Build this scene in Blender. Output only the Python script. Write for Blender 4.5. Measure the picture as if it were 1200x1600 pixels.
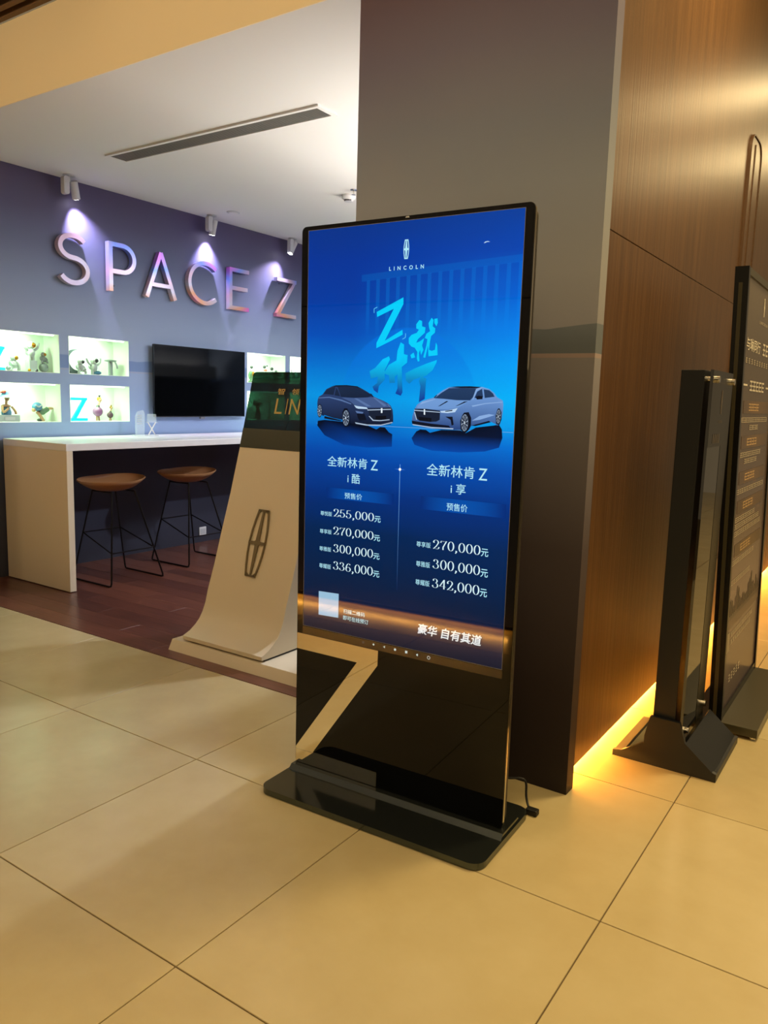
import bpy, bmesh, math, random
from mathutils import Vector, Matrix
random.seed(7)
SC = bpy.context.scene
COL = SC.collection
for _o in list(bpy.data.objects): bpy.data.objects.remove(_o)
PI = math.pi

# ---------------------------------------------------------------- camera
# 1200 x 1600 frame, focal length 1218.2 px, solved from the floor tile grid
def set_camera():
    f, yaw, pitch, roll = 1218.2, -0.59162, 0.14333, -0.028867
    cy, sy = math.cos(yaw), math.sin(yaw)
    fwd = Vector((sy*math.cos(pitch), cy*math.cos(pitch), -math.sin(pitch)))
    right = Vector((cy, -sy, 0)); down = fwd.cross(right)
    cr, sr = math.cos(roll), math.sin(roll)
    r2 = right*cr + down*sr; d2 = down*cr - right*sr
    cam = bpy.data.cameras.new('camera'); o = bpy.data.objects.new('camera', cam); COL.objects.link(o)
    m = Matrix((r2, -d2, -fwd)).transposed().to_4x4()
    m.translation = Vector((2.97638, -1.9818, 1.4041)); o.matrix_world = m
    cam.sensor_fit = 'VERTICAL'; cam.sensor_height = 24.0; cam.lens = f/1600*24.0
    cam.clip_start = 0.02; cam.clip_end = 100
    SC.camera = o
set_camera()

# ---------------------------------------------------------------- world, lights, exposure
vs = SC.view_settings
vs.view_transform = 'Standard'; vs.look = 'None'; vs.exposure = 0.0; vs.gamma = 1.0; vs.use_curve_mapping = False
SC.cycles.use_denoising = True
SC.cycles.max_bounces = 8; SC.cycles.transparent_max_bounces = 12
SC.cycles.sample_clamp_indirect = 6.0
SC.cycles.caustics_reflective = False; SC.cycles.caustics_refractive = False

def lin(c):
    return c/12.92 if c <= 0.04045 else ((c+0.055)/1.055)**2.4
def S(r, g, b):
    return (lin(r/255), lin(g/255), lin(b/255))

W = bpy.data.worlds.new('mall_ambient'); SC.world = W; W.use_nodes = True
W.node_tree.nodes['Background'].inputs[0].default_value = (*S(255, 222, 170), 1)
W.node_tree.nodes['Background'].inputs[1].default_value = 0.20

def area(name, loc, size, power, col, rot=(0, 0, 0), size_y=None, spread=None, shape=None):
    l = bpy.data.lights.new(name, 'AREA'); l.energy = power; l.color = col
    l.size = size
    if size_y: l.shape = 'RECTANGLE'; l.size_y = size_y
    if shape: l.shape = shape
    if spread: l.spread = spread
    o = bpy.data.objects.new(name, l); COL.objects.link(o); o.location = loc; o.rotation_euler = rot
    return o
WARM = S(255, 224, 162); COOL = S(226, 236, 255); MINT = S(204, 255, 196)
def point(name, loc, r, power, col):
    l = bpy.data.lights.new(name, 'POINT'); l.energy = power; l.color = col; l.shadow_soft_size = r
    o = bpy.data.objects.new(name, l); COL.objects.link(o); o.location = loc
    return o
# mall lamps: globe lamps under the slatted corridor ceiling, long fittings over the crossing
for x_ in (1.0, -1.1, -3.3): point('corridor_lamp', (x_, -1.1, 3.15), 0.12, 29, S(255, 226, 175))
area('mall_lamp', (4.4, -0.2, 4.2), 2.2, 80, WARM, size_y=2.2)
area('mall_lamp', (3.8, -3.8, 4.2), 1.6, 60, WARM, size_y=1.6)
area('mall_lamp', (3.0, 6.0, 4.22), 0.9, 24, WARM, size_y=0.3)
area('mall_lamp', (3.2, 8.0, 4.22), 1.0, 46, WARM, size_y=0.3)
area('mall_lamp', (2.8, 1.7, 4.22), 0.5, 104, WARM, size_y=0.5)
area('mall_lamp', (5.2, 3.4, 4.2), 2.2, 40, WARM, size_y=2.2)
# shop lamps, on the side hidden behind the pillar: two downlights and an unseen fill lamp added to brighten the ceiling
area('shop_downlight_lamp', (0.96, 3.0, 2.97), 0.12, 85, COOL, shape='DISK')
area('shop_downlight_lamp', (0.4, 4.8, 2.97), 0.3, 60, COOL, shape='DISK')
area('ceiling_fill_lamp', (1.0, 4.1, 1.72), 0.10, 135, S(255, 248, 236), rot=(0, PI-0.7, 0), size_y=4.6)

# ---------------------------------------------------------------- materials
MATS = {}
def mat(name, col, rough=0.5, metal=0.0, spec=0.5, emit=None, estr=1.0, trans=0.0, ior=1.5, coat=0.0, alpha=1.0):
    m = bpy.data.materials.new(name); m.use_nodes = True
    b = m.node_tree.nodes['Principled BSDF']
    b.inputs['Base Color'].default_value = (*col, 1); b.inputs['Roughness'].default_value = rough
    b.inputs['Metallic'].default_value = metal; b.inputs['Specular IOR Level'].default_value = spec
    b.inputs['IOR'].default_value = ior; b.inputs['Transmission Weight'].default_value = trans
    b.inputs['Coat Weight'].default_value = coat; b.inputs['Alpha'].default_value = alpha
    if emit:
        b.inputs['Emission Color'].default_value = (*emit, 1); b.inputs['Emission Strength'].default_value = estr
    MATS[name] = m
    return m
class G:
    """tiny node-graph helper"""
    def __init__(s, m): s.nt = m.node_tree; s.b = s.nt.nodes.get('Principled BSDF')
    def n(s, t, **k):
        nd = s.nt.nodes.new(t)
        for a, v in k.items(): setattr(nd, a, v)
        return nd
    def l(s, a, b): s.nt.links.new(a, b)
    def math(s, op, a, b=None, c=None, clamp=False):
        nd = s.n('ShaderNodeMath', operation=op); nd.use_clamp = clamp
        for i, v in enumerate((a, b, c)):
            if v is None: continue
            if isinstance(v, (int, float)): nd.inputs[i].default_value = v
            else: s.l(v, nd.inputs[i])
        return nd.outputs[0]
    def ramp(s, fac, stops, interp='LINEAR'):
        nd = s.n('ShaderNodeValToRGB'); cr = nd.color_ramp; cr.interpolation = interp
        while len(cr.elements) < len(stops): cr.elements.new(0.5)
        for e, (p, c) in zip(cr.elements, stops): e.position = p; e.color = (*c, 1)
        s.l(fac, nd.inputs[0]); return nd.outputs[0]
    def mix(s, fac, a, b, mode='MIX'):
        nd = s.n('ShaderNodeMix', data_type='RGBA', blend_type=mode)
        for i, v in ((0, fac), (6, a), (7, b)):
            if isinstance(v, (int, float)): nd.inputs[i].default_value = v
            elif isinstance(v, tuple): nd.inputs[i].default_value = (*v, 1)
            else: s.l(v, nd.inputs[i])
        return nd.outputs[2]
    def noise(s, vec, scale, detail=3, rough=0.5):
        nd = s.n('ShaderNodeTexNoise'); nd.inputs['Scale'].default_value = scale
        nd.inputs['Detail'].default_value = detail; nd.inputs['Roughness'].default_value = rough
        if vec is not None: s.l(vec, nd.inputs['Vector'])
        return nd.outputs[0]
    def pos(s): return s.n('ShaderNodeNewGeometry').outputs['Position']
    def obj(s): return s.n('ShaderNodeTexCoord').outputs['Object']
    def rnd(s): return s.n('ShaderNodeObjectInfo').outputs['Random']
    def xyz(s, v):
        nd = s.n('ShaderNodeSeparateXYZ'); s.l(v, nd.inputs[0]); return nd.outputs
    def scale(s, v, sx, sy, sz):
        nd = s.n('ShaderNodeMapping'); nd.inputs['Scale'].default_value = (sx, sy, sz); s.l(v, nd.inputs[0]); return nd.outputs[0]
    def bump(s, h, strength, dist=0.01):
        nd = s.n('ShaderNodeBump'); nd.inputs['Strength'].default_value = strength; nd.inputs['Distance'].default_value = dist
        s.l(h, nd.inputs['Height']); s.l(nd.outputs[0], s.b.inputs['Normal'])
    def color(s, c): s.l(c, s.b.inputs['Base Color'])

# cream floor tiles: cloudy stone, slightly different from tile to tile
g = G(mat('tile', S(205, 190, 160), 0.2, ior=1.52))
P = g.pos(); n1 = g.noise(P, 1.3, 5, 0.6); n2 = g.noise(P, 6.0, 4, 0.6)
f = g.math('ADD', g.math('MULTIPLY', n1, 0.6), g.math('ADD', g.math('MULTIPLY', n2, 0.25), g.math('MULTIPLY', g.rnd(), 0.15)))
g.color(g.ramp(f, [(0.25, S(174, 156, 114)), (0.5, S(188, 171, 128)), (0.78, S(200, 185, 145))]))
g.l(g.math('MULTIPLY_ADD', n2, 0.08, 0.21), g.b.inputs['Roughness'])
mat('grout', S(96, 78, 52), 0.8)
# dark red-brown planks
g = G(mat('plank', S(70, 42, 34), 0.3))
P = g.pos(); n1 = g.noise(g.scale(P, 1.2, 14, 1), 3.0, 5, 0.65)
f = g.math('ADD', g.math('MULTIPLY', n1, 0.75), g.math('MULTIPLY', g.rnd(), 0.3))
g.color(g.ramp(f, [(0.25, S(70, 40, 34)), (0.5, S(94, 56, 45)), (0.8, S(118, 72, 56))]))
mat('plank_gap', S(25, 16, 14), 0.8)
# sunset lake mural, painted by height: dusk purple, grey blue, a dark shore line, water
def mural(name, k, stops, shore):
    g = G(mat(name, S(120, 120, 130), 0.55, spec=0.3))
    P = g.pos(); x, y, z = g.xyz(P)[:3]
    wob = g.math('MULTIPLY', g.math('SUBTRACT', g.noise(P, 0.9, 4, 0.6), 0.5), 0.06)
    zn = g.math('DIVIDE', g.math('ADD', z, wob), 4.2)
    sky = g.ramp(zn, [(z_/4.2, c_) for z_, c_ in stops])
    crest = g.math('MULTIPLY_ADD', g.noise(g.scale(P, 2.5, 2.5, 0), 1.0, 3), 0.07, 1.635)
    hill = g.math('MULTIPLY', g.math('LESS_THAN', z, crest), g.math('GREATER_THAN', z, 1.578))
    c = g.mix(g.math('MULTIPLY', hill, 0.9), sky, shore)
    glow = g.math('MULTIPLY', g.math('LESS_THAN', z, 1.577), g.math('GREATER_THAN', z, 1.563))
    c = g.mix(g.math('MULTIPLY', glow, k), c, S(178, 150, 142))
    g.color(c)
mural('mural', 0.2, [(0.0, S(56, 56, 66)), (0.7, S(64, 68, 84)), (0.96, S(76, 84, 106)), (1.06, S(140, 164, 202)), (1.5, S(146, 164, 196)), (1.9, S(152, 168, 192)), (2.2, S(134, 148, 176)),  # lowest stops: dark print plus the shade under the bar, painted in
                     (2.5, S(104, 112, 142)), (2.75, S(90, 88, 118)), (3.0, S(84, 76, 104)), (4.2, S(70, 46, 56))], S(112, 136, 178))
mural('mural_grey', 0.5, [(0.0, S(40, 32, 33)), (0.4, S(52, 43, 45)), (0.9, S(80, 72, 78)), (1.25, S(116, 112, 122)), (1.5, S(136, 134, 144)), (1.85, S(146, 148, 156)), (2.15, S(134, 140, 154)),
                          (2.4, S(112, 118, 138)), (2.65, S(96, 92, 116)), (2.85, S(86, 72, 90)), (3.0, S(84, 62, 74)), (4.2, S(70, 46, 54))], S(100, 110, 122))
# brown veneer with vertical grain; grain relief spreads highlights sideways
g = G(mat('veneer', S(112, 74, 42), 0.36, spec=0.5))
P = g.pos(); gv = g.scale(P, 16, 16, 0.5); n1 = g.noise(gv, 2.4, 5, 0.6); n2 = g.noise(g.scale(P, 70, 70, 1.2), 1.0, 4, 0.6)
f = g.math('ADD', g.math('MULTIPLY', n1, 0.7), g.math('MULTIPLY', n2, 0.3))
g.color(g.ramp(f, [(0.25, S(68, 45, 25)), (0.5, S(88, 60, 34)), (0.8, S(110, 78, 46))]))
g.bump(n2, 0.3, 0.004)
mat('veneer_edge', S(74, 50, 28), 0.5)
mat('black_hole', S(14, 11, 10), 0.9)
mat('ceiling_white', S(226, 224, 220), 0.85, spec=0.2)
mat('soffit_cream', S(246, 228, 190), 0.8, spec=0.2)
mat('niche_white', S(236, 244, 234), 0.7)
mat('white_gloss', S(236, 232, 226), 0.28)
mat('cream_panel', S(226, 212, 184), 0.4)
mat('light_grey', S(200, 200, 200), 0.5)
mat('grille_grey', S(128, 126, 120), 0.6)
mat('slat_brown', S(96, 70, 40), 0.6)
mat('black_gloss', S(6, 6, 5), 0.02, ior=1.4)
mat('black_satin', S(16, 17, 18), 0.35)
mat('base_black', S(88, 95, 92), 0.13, metal=0.9)
mat('casing_dark', S(38, 34, 30), 0.45)
mat('chrome', S(225, 220, 210), 0.12, metal=1.0)
mat('mirror_gold', S(246, 232, 196), 0.015, metal=1.0)
mat('bezel_grey', S(46, 43, 38), 0.2)
mat('steel_dark', S(26, 29, 34), 0.42)
mat('frame_black', S(14, 14, 12), 0.25)
mat('base_olive', S(66, 62, 46), 0.3)
mat('sign_glass', S(12, 12, 10), 0.02, spec=0.8, ior=1.9)
mat('led_warm', S(255, 180, 70), emit=S(255, 176, 60), estr=14.0)
mat('lamp_white', S(255, 255, 255), emit=S(255, 250, 240), estr=18.0)
mat('tan_shell', S(156, 112, 72), 0.4)
mat('wire_black', S(26, 24, 24), 0.35, metal=0.6)
mat('outlet_white', S(230, 228, 224), 0.4)
mat('bronze', S(122, 108, 78), 0.4)
mat('gold_print', S(196, 160, 84), 0.4)
mat('green_glass', S(12, 35, 31), 0.02, trans=1.0, ior=1.45)
mat('olive_band', S(62, 64, 50), 0.3)
mat('clear_acrylic', S(236, 244, 248), 0.03, alpha=0.22)
mat('tv_black', S(5, 6, 7), 0.06, ior=1.22)
mat('board_lavender', S(132, 128, 134), 0.6)
mat('moon_grey', S(70, 78, 86), 0.6)
mat('white_print', S(206, 196, 178), 0.6)
mat('dim_print', S(150, 138, 118), 0.6)
mat('orange_print', S(208, 150, 70), 0.6)
mat('cable_black', S(12, 12, 12), 0.5)
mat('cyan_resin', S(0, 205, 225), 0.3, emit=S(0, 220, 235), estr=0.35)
mat('fig_white', S(176, 184, 182), 0.4)
mat('niche_led', S(255, 255, 255), emit=S(225, 255, 225), estr=4.0)
mat('fig_silver', S(118, 122, 126), 0.35)
mat('fig_gold', S(170, 118, 30), 0.2, metal=0.7)
mat('fig_dark', S(48, 45, 50), 0.4)
mat('fig_blue', S(70, 116, 150), 0.5)
mat('fig_skin', S(176, 138, 104), 0.5)
mat('fig_purple', S(118, 66, 110), 0.5)
mat('fig_plum', S(78, 48, 64), 0.5)
mat('fig_green', S(84, 112, 84), 0.5)
mat('fig_red', S(196, 72, 60), 0.5)
# iridescent foil on the big letters: hue drifts over each letter
g = G(mat('iridescent', S(180, 150, 200), 0.28, metal=0.45))
P = g.pos(); n1 = g.noise(P, 1.7, 1, 0.4)
y, z = g.xyz(P)[1:3]
f = g.math('FRACT', g.math('ADD', g.math('MULTIPLY', n1, 1.5), g.math('MULTIPLY', z, 0.9)))
g.color(g.ramp(f, [(0.0, S(210, 180, 200)), (0.18, S(120, 150, 235)), (0.36, S(205, 120, 225)), (0.52, S(235, 110, 205)), (0.68, S(230, 170, 130)), (0.84, S(205, 200, 215)), (1.0, S(210, 180, 200))]))
# print on the glowing screen: colours are stored on the mesh
g = G(mat('screen_print', (0, 0, 0), 0.03, ior=1.32, emit=(1, 1, 1), estr=1.0))
a = g.n('ShaderNodeVertexColor', layer_name='ink'); g.l(a.outputs[0], g.b.inputs['Emission Color'])
g = G(mat('poster_print', (0, 0, 0), 0.3))
a = g.n('ShaderNodeVertexColor', layer_name='ink'); g.color(a.outputs[0])
# the picture on the screen: night-blue sky glowing towards a horizon, lake below, a faint slat reflection painted in
g = G(mat('screen_picture', (0, 0, 0), 0.03, ior=1.32, emit=(1, 1, 1), estr=1.0))
P = g.obj(); x, y, z = g.xyz(P)[:3]
wob = g.math('MULTIPLY', g.math('SUBTRACT', g.noise(g.scale(P, 1, 1, 5), 2.5, 4), 0.5), 0.05)
t = g.math('DIVIDE', g.math('SUBTRACT', g.math('ADD', z, wob), 0.575), 1.39, clamp=True)
left = g.ramp(t, [(0.0, S(4, 20, 44)), (0.12, S(0, 28, 62)), (0.27, S(0, 36, 82)), (0.36, S(0, 46, 122)), (0.46, S(0, 70, 168)), (0.52, S(0, 100, 196)),
                  (0.56, S(8, 130, 212)), (0.60, S(0, 148, 226)), (0.68, S(0, 112, 206)), (0.75, S(0, 78, 184)), (0.83, S(0, 58, 160)), (0.92, S(0, 52, 152)), (1.0, S(0, 50, 138))])
rght = g.ramp(t, [(0.0, S(4, 20, 44)), (0.12, S(0, 28, 62)), (0.27, S(0, 38, 88)), (0.36, S(0, 48, 126)), (0.44, S(0, 74, 170)), (0.50, S(0, 112, 212)),
                  (0.55, S(4, 160, 238)), (0.60, S(0, 178, 250)), (0.68, S(0, 160, 248)), (0.75, S(0, 130, 236)), (0.83, S(0, 96, 210)), (0.92, S(0, 68, 176)), (1.0, S(0, 62, 156))])
c = g.mix(g.math('MULTIPLY_ADD', x, 1.6, -0.35, clamp=True), left, rght)
dx = g.math('SUBTRACT', x, 0.43); dz = g.math('SUBTRACT', z, 1.375)
r = g.math('SQRT', g.math('ADD', g.math('MULTIPLY', dx, dx), g.math('MULTIPLY', dz, dz)))
disc = g.math('MULTIPLY', g.math('MULTIPLY', g.math('SUBTRACT', 0.262, r), 160.0, clamp=True), g.math('MULTIPLY', g.math('SUBTRACT', z, 1.40), 5.0, clamp=True))
c = g.mix(g.math('MULTIPLY', disc, 0.6), c, S(0, 116, 226))
st = g.math('GREATER_THAN', g.math('SINE', g.math('MULTIPLY', x, 165.0)), 0.45)  # stripes imitate a slatted wall reflected in the screen
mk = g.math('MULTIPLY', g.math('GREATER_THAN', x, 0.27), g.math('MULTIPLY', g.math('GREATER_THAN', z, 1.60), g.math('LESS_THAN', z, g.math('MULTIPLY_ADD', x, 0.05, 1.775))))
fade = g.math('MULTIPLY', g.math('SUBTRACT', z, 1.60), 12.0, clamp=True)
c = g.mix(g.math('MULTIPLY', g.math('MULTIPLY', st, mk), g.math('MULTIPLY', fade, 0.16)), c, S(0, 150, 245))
rail_refl = g.math('LESS_THAN', g.math('ABSOLUTE', g.math('SUBTRACT', z, g.math('MULTIPLY_ADD', x, 0.05, 1.785))), 0.011)  # top edge of the same painted reflection
c = g.mix(g.math('MULTIPLY', g.math('MULTIPLY', rail_refl, g.math('GREATER_THAN', x, 0.25)), 0.12), c, S(0, 150, 245))
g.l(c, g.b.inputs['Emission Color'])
# dusk poster of the floor sign: taupe fading to violet
g = G(mat('poster', S(80, 66, 54), 0.22, spec=0.5))
z = g.xyz(g.pos())[2]
g.color(g.ramp(g.math('DIVIDE', z, 2.0), [(0.0, S(74, 54, 58)), (0.2, S(108, 90, 92)), (0.3, S(130, 112, 112)), (0.42, S(112, 96, 92)), (0.6, S(90, 72, 58)), (0.8, S(84, 72, 60)), (1.0, S(110, 100, 88))]))

# ---------------------------------------------------------------- geometry helpers
class MB:
    """collects shapes; build() links them as ONE mesh object"""
    def __init__(s): s.bm = bmesh.new()
    def box(s, x0, x1, y0, y1, z0, z1, bev=0.0, seg=2):
        r = bmesh.ops.create_cube(s.bm, size=1.0)
        vs_ = r['verts']
        for v in vs_: v.co = Vector(((x0+x1)/2+v.co.x*(x1-x0), (y0+y1)/2+v.co.y*(y1-y0), (z0+z1)/2+v.co.z*(z1-z0)))
        if bev:
            es = list({e for v in vs_ for e in v.link_edges})
            bmesh.ops.bevel(s.bm, geom=es, offset=bev, segments=seg, affect='EDGES', profile=0.5)
        return s
    def cyl(s, p0, p1, r0, r1=None, seg=16, cap=True):
        p0, p1 = Vector(p0), Vector(p1); r1 = r0 if r1 is None else r1
        d = p1-p0; q = d.to_track_quat('Z', 'Y').to_matrix().to_4x4()
        m = Matrix.Translation((p0+p1)/2) @ q
        bmesh.ops.create_cone(s.bm, cap_ends=cap, segments=seg, radius1=r0, radius2=r1, depth=d.length, matrix=m)
        return s
    def ball(s, c, r, sx=1, sy=1, sz=1, seg=16, rings=10, rot=None):
        m = Matrix.Translation(c)
        if rot: m = m @ Matrix.Rotation(rot[0], 4, rot[1])
        m = m @ Matrix.Diagonal((r*sx, r*sy, r*sz, 1))
        bmesh.ops.create_uvsphere(s.bm, u_segments=seg, v_segments=rings, radius=1.0, matrix=m)
        return s
    def tube(s, pts, r, seg=10, close=False):
        pts = [Vector(p) for p in pts]; n = len(pts); rings = []
        for i, p in enumerate(pts):
            a_ = pts[i-1] if (i > 0 or close) else None; b_ = pts[(i+1) % n] if (i < n-1 or close) else None
            t_ = ((p-a_).normalized() if a_ is not None else Vector()) + ((b_-p).normalized() if b_ is not None else Vector())
            t_ = t_.normalized() if t_.length > 1e-6 else Vector((0, 0, 1))
            u_ = t_.orthogonal().normalized() if i == 0 else (rings[-1][1] - t_*rings[-1][1].dot(t_)).normalized()
            w_ = t_.cross(u_)
            rr = r[i] if isinstance(r, (list, tuple)) else r
            rings.append(([s.bm.verts.new(p+(u_*math.cos(2*PI*k/seg)+w_*math.sin(2*PI*k/seg))*rr) for k in range(seg)], u_))
        for i in range(n if close else n-1):
            A, B = rings[i][0], rings[(i+1) % n][0]
            off = 0
            if close and i == n-1:
                off = min(range(seg), key=lambda o: (A[0].co-B[o].co).length)
            for k in range(seg):
                s.bm.faces.new((A[k], A[(k+1) % seg], B[(k+1+off) % seg], B[(k+off) % seg]))
        if not close:
            s.bm.faces.new(list(reversed(rings[0][0]))); s.bm.faces.new(rings[-1][0])
        return s
    def lathe(s, prof, c=(0, 0, 0), seg=20, sx=1, sy=1):
        c = Vector(c); rings = []
        for r, z in prof:
            rings.append([s.bm.verts.new(c+Vector((max(r, 1e-4)*sx*math.cos(2*PI*k/seg), max(r, 1e-4)*sy*math.sin(2*PI*k/seg), z))) for k in range(seg)])
        for A, B in zip(rings, rings[1:]):
            for k in range(seg): s.bm.faces.new((A[k], A[(k+1) % seg], B[(k+1) % seg], B[k]))
        s.bm.faces.new(list(reversed(rings[0]))); s.bm.faces.new(rings[-1])
        return s
    def prism(s, poly, d0, d1, fr):
        """poly (a,b) points extruded between depths d0,d1; fr(a,b,d) -> xyz"""
        A = [s.bm.verts.new(fr(a_, b_, d0)) for a_, b_ in poly]; B = [s.bm.verts.new(fr(a_, b_, d1)) for a_, b_ in poly]
        n = len(poly)
        s.bm.faces.new(A); s.bm.faces.new(list(reversed(B)))
        for i in range(n): s.bm.faces.new((A[i], B[i], B[(i+1) % n], A[(i+1) % n]))
        return s
    def build(s, name, m, parent=None, smooth=False, loc=None):
        bmesh.ops.recalc_face_normals(s.bm, faces=s.bm.faces[:])
        me = bpy.data.meshes.new(name); s.bm.to_mesh(me); s.bm.free()
        me.materials.append(MATS[m] if isinstance(m, str) else m)
        if smooth:
            for p in me.polygons: p.use_smooth = True
            try: me.set_sharp_from_angle(angle=math.radians(40))
            except Exception: pass
        return link(name, me, parent, loc)
def link(name, me, parent=None, loc=None):
    o = bpy.data.objects.new(name, me); COL.objects.link(o)
    if parent: o.parent = parent
    if loc: o.location = loc
    return o
def raw(name, verts, faces, m, parent=None):
    me = bpy.data.meshes.new(name); me.from_pydata(verts, [], faces); me.update(); me.materials.append(MATS[m])
    return link(name, me, parent)
def tag(o, label, cat, group=None):
    o['label'] = label; o['category'] = cat
    if group: o['group'] = group
    return o
def thing(name, label, cat, loc=(0, 0, 0), rz=0.0, group=None):
    o = bpy.data.objects.new(name, None); COL.objects.link(o); o.location = loc; o.rotation_euler = (0, 0, rz)
    o.empty_display_size = 0.1
    return tag(o, label, cat, group)
def struct(o): o['kind'] = 'structure'; return o
def rrect(x0, x1, z0, z1, r, seg=6):
    P_ = []
    for cx, cz, a0 in ((x1-r, z1-r, 0), (x0+r, z1-r, PI/2), (x0+r, z0+r, PI), (x1-r, z0+r, 1.5*PI)):
        for k in range(seg+1):
            t_ = a0+PI/2*k/seg; P_.append((cx+r*math.cos(t_), cz+r*math.sin(t_)))
    return P_
FRONT = lambda a_, b_, d_: (a_, d_, b_)           # polygon in x,z, extruded along y
SIDE = lambda a_, b_, d_: (d_, a_, b_)            # polygon in y,z, extruded along x
FLAT = lambda a_, b_, d_: (a_, b_, d_)            # polygon in x,y, extruded along z

# flat printed shapes: lists of (polygon, colour or colour function)
def prints(name, shapes, m, parent, fr, step=0.0):
    V, F, Cc = [], [], []
    for k, (poly, c_) in enumerate(shapes):
        i0 = len(V)
        for q in poly:
            V.append(fr(q[0], q[1], k*step)); Cc.append(c_(q[0], q[1]) if callable(c_) else c_)
        F.append(list(range(i0, i0+len(poly))))
    me = bpy.data.meshes.new(name); me.from_pydata(V, [], F); me.update()
    ca = me.color_attributes.new('ink', 'FLOAT_COLOR', 'POINT')
    for i, c_ in enumerate(Cc): ca.data[i].color = (*c_, 1)
    me.materials.append(MATS[m]); return link(name, me, parent)
def glyphs(body, bold=0.0, shear=0.0):
    """outline polygons of a line of text as (verts2d, faces)"""
    cu = bpy.data.curves.new('type', 'FONT'); cu.body = body; cu.resolution_u = 3; cu.offset = bold; cu.shear = shear
    o = bpy.data.objects.new('type', cu); COL.objects.link(o)
    dg = bpy.context.evaluated_depsgraph_get(); me = bpy.data.meshes.new_from_object(o.evaluated_get(dg))
    V = [(v.co.x, v.co.y) for v in me.vertices]; F = [list(p.vertices) for p in me.polygons]
    bpy.data.objects.remove(o); bpy.data.curves.remove(cu); bpy.data.meshes.remove(me)
    return V, F
def fit(V, a0, a1, b0, h):
    x0 = min(v[0] for v in V); x1 = max(v[0] for v in V); y0 = min(v[1] for v in V); y1 = max(v[1] for v in V)
    return [(a0+(v[0]-x0)/(x1-x0)*(a1-a0), b0+(v[1]-y0)/(y1-y0)*h) for v in V]
def text(name, body, a0, a1, b0, h, col, m, parent, fr, d, bold=0.0, shear=0.0):
    V, F = glyphs(body, bold, shear); V = fit(V, a0, a1, b0, h)
    me = bpy.data.meshes.new(name); me.from_pydata([fr(a_, b_, d) for a_, b_ in V], [], F); me.update()
    if col:
        ca = me.color_attributes.new('ink', 'FLOAT_COLOR', 'POINT')
        for i in range(len(V)): ca.data[i].color = (*col, 1)
    me.materials.append(MATS[m]); return link(name, me, parent)
# high-contrast serif numerals drawn as pen strokes (thick down, thin across)
def arc(cx, cy, rx, ry, a0, a1, n=14):
    return [(cx+rx*math.cos(math.radians(a0+(a1-a0)*k/n)), cy+ry*math.sin(math.radians(a0+(a1-a0)*k/n))) for k in range(n+1)]
NUM = {'0': [arc(.29, .5, .22, .47, 90, 450, 28)],
       '2': [arc(.27, .73, .2, .23, 190, -30, 14)+[(.30, .32), (.12, .10), (.06, .04)], [(.06, .05), (.2, .09), (.38, .03), (.5, .1), (.53, .26)]],
       '3': [arc(.25, .74, .17, .21, 165, -80, 14), arc(.25, .29, .23, .25, 85, -165, 16)],
       '4': [[(.4, .97), (.04, .28), (.56, .28)], [(.4, .97), (.4, .03)]],
       '5': [[(.47, .95), (.13, .92), (.10, .5)], arc(.25, .31, .23, .28, 125, -165, 16)],
       '6': [[(.46, .88), (.34, .95), (.2, .85), (.1, .6), (.07, .35)], arc(.28, .29, .21, .25, 180, 540, 24)],
       '7': [[(.06, .75), (.09, .93), (.3, .9), (.53, .95), (.36, .55), (.26, .3), (.26, .03)]],
       ',': [[(.14, .1), (.15, .0), (.06, -.16)]]}
DOT = {'2': [(.10, .7)], '3': [(.11, .78), (.06, .23)], '5': [(.07, .24)], '6': [(.44, .84)], ',': [(.11, .07)]}
ADV = {',': .28}
def numerals(s_):
    V, F = [], []; ox = 0
    for ch in s_:
        for st_ in NUM[ch]:
            n = len(st_); base = len(V)
            for i, (px, py) in enumerate(st_):
                ax, ay = st_[max(0, i-1)]; bx, by = st_[min(n-1, i+1)]
                L = math.hypot(bx-ax, by-ay) or 1; tx, ty = (bx-ax)/L, (by-ay)/L
                w = 0.016+0.040*abs(ty)**1.5
                V += [(ox+px-ty*w, py+tx*w*0.6), (ox+px+ty*w, py-tx*w*0.6)]
            for i in range(n-1): F.append([base+2*i, base+2*i+1, base+2*i+3, base+2*i+2])
        for px, py in DOT.get(ch, []):
            b = len(V); V += [(ox+px+.06*math.cos(k*PI/4), py+.06*math.sin(k*PI/4)) for k in range(8)]; F.append(list(range(b, b+8)))
        ox += ADV.get(ch, .62)
    return V, F
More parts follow.
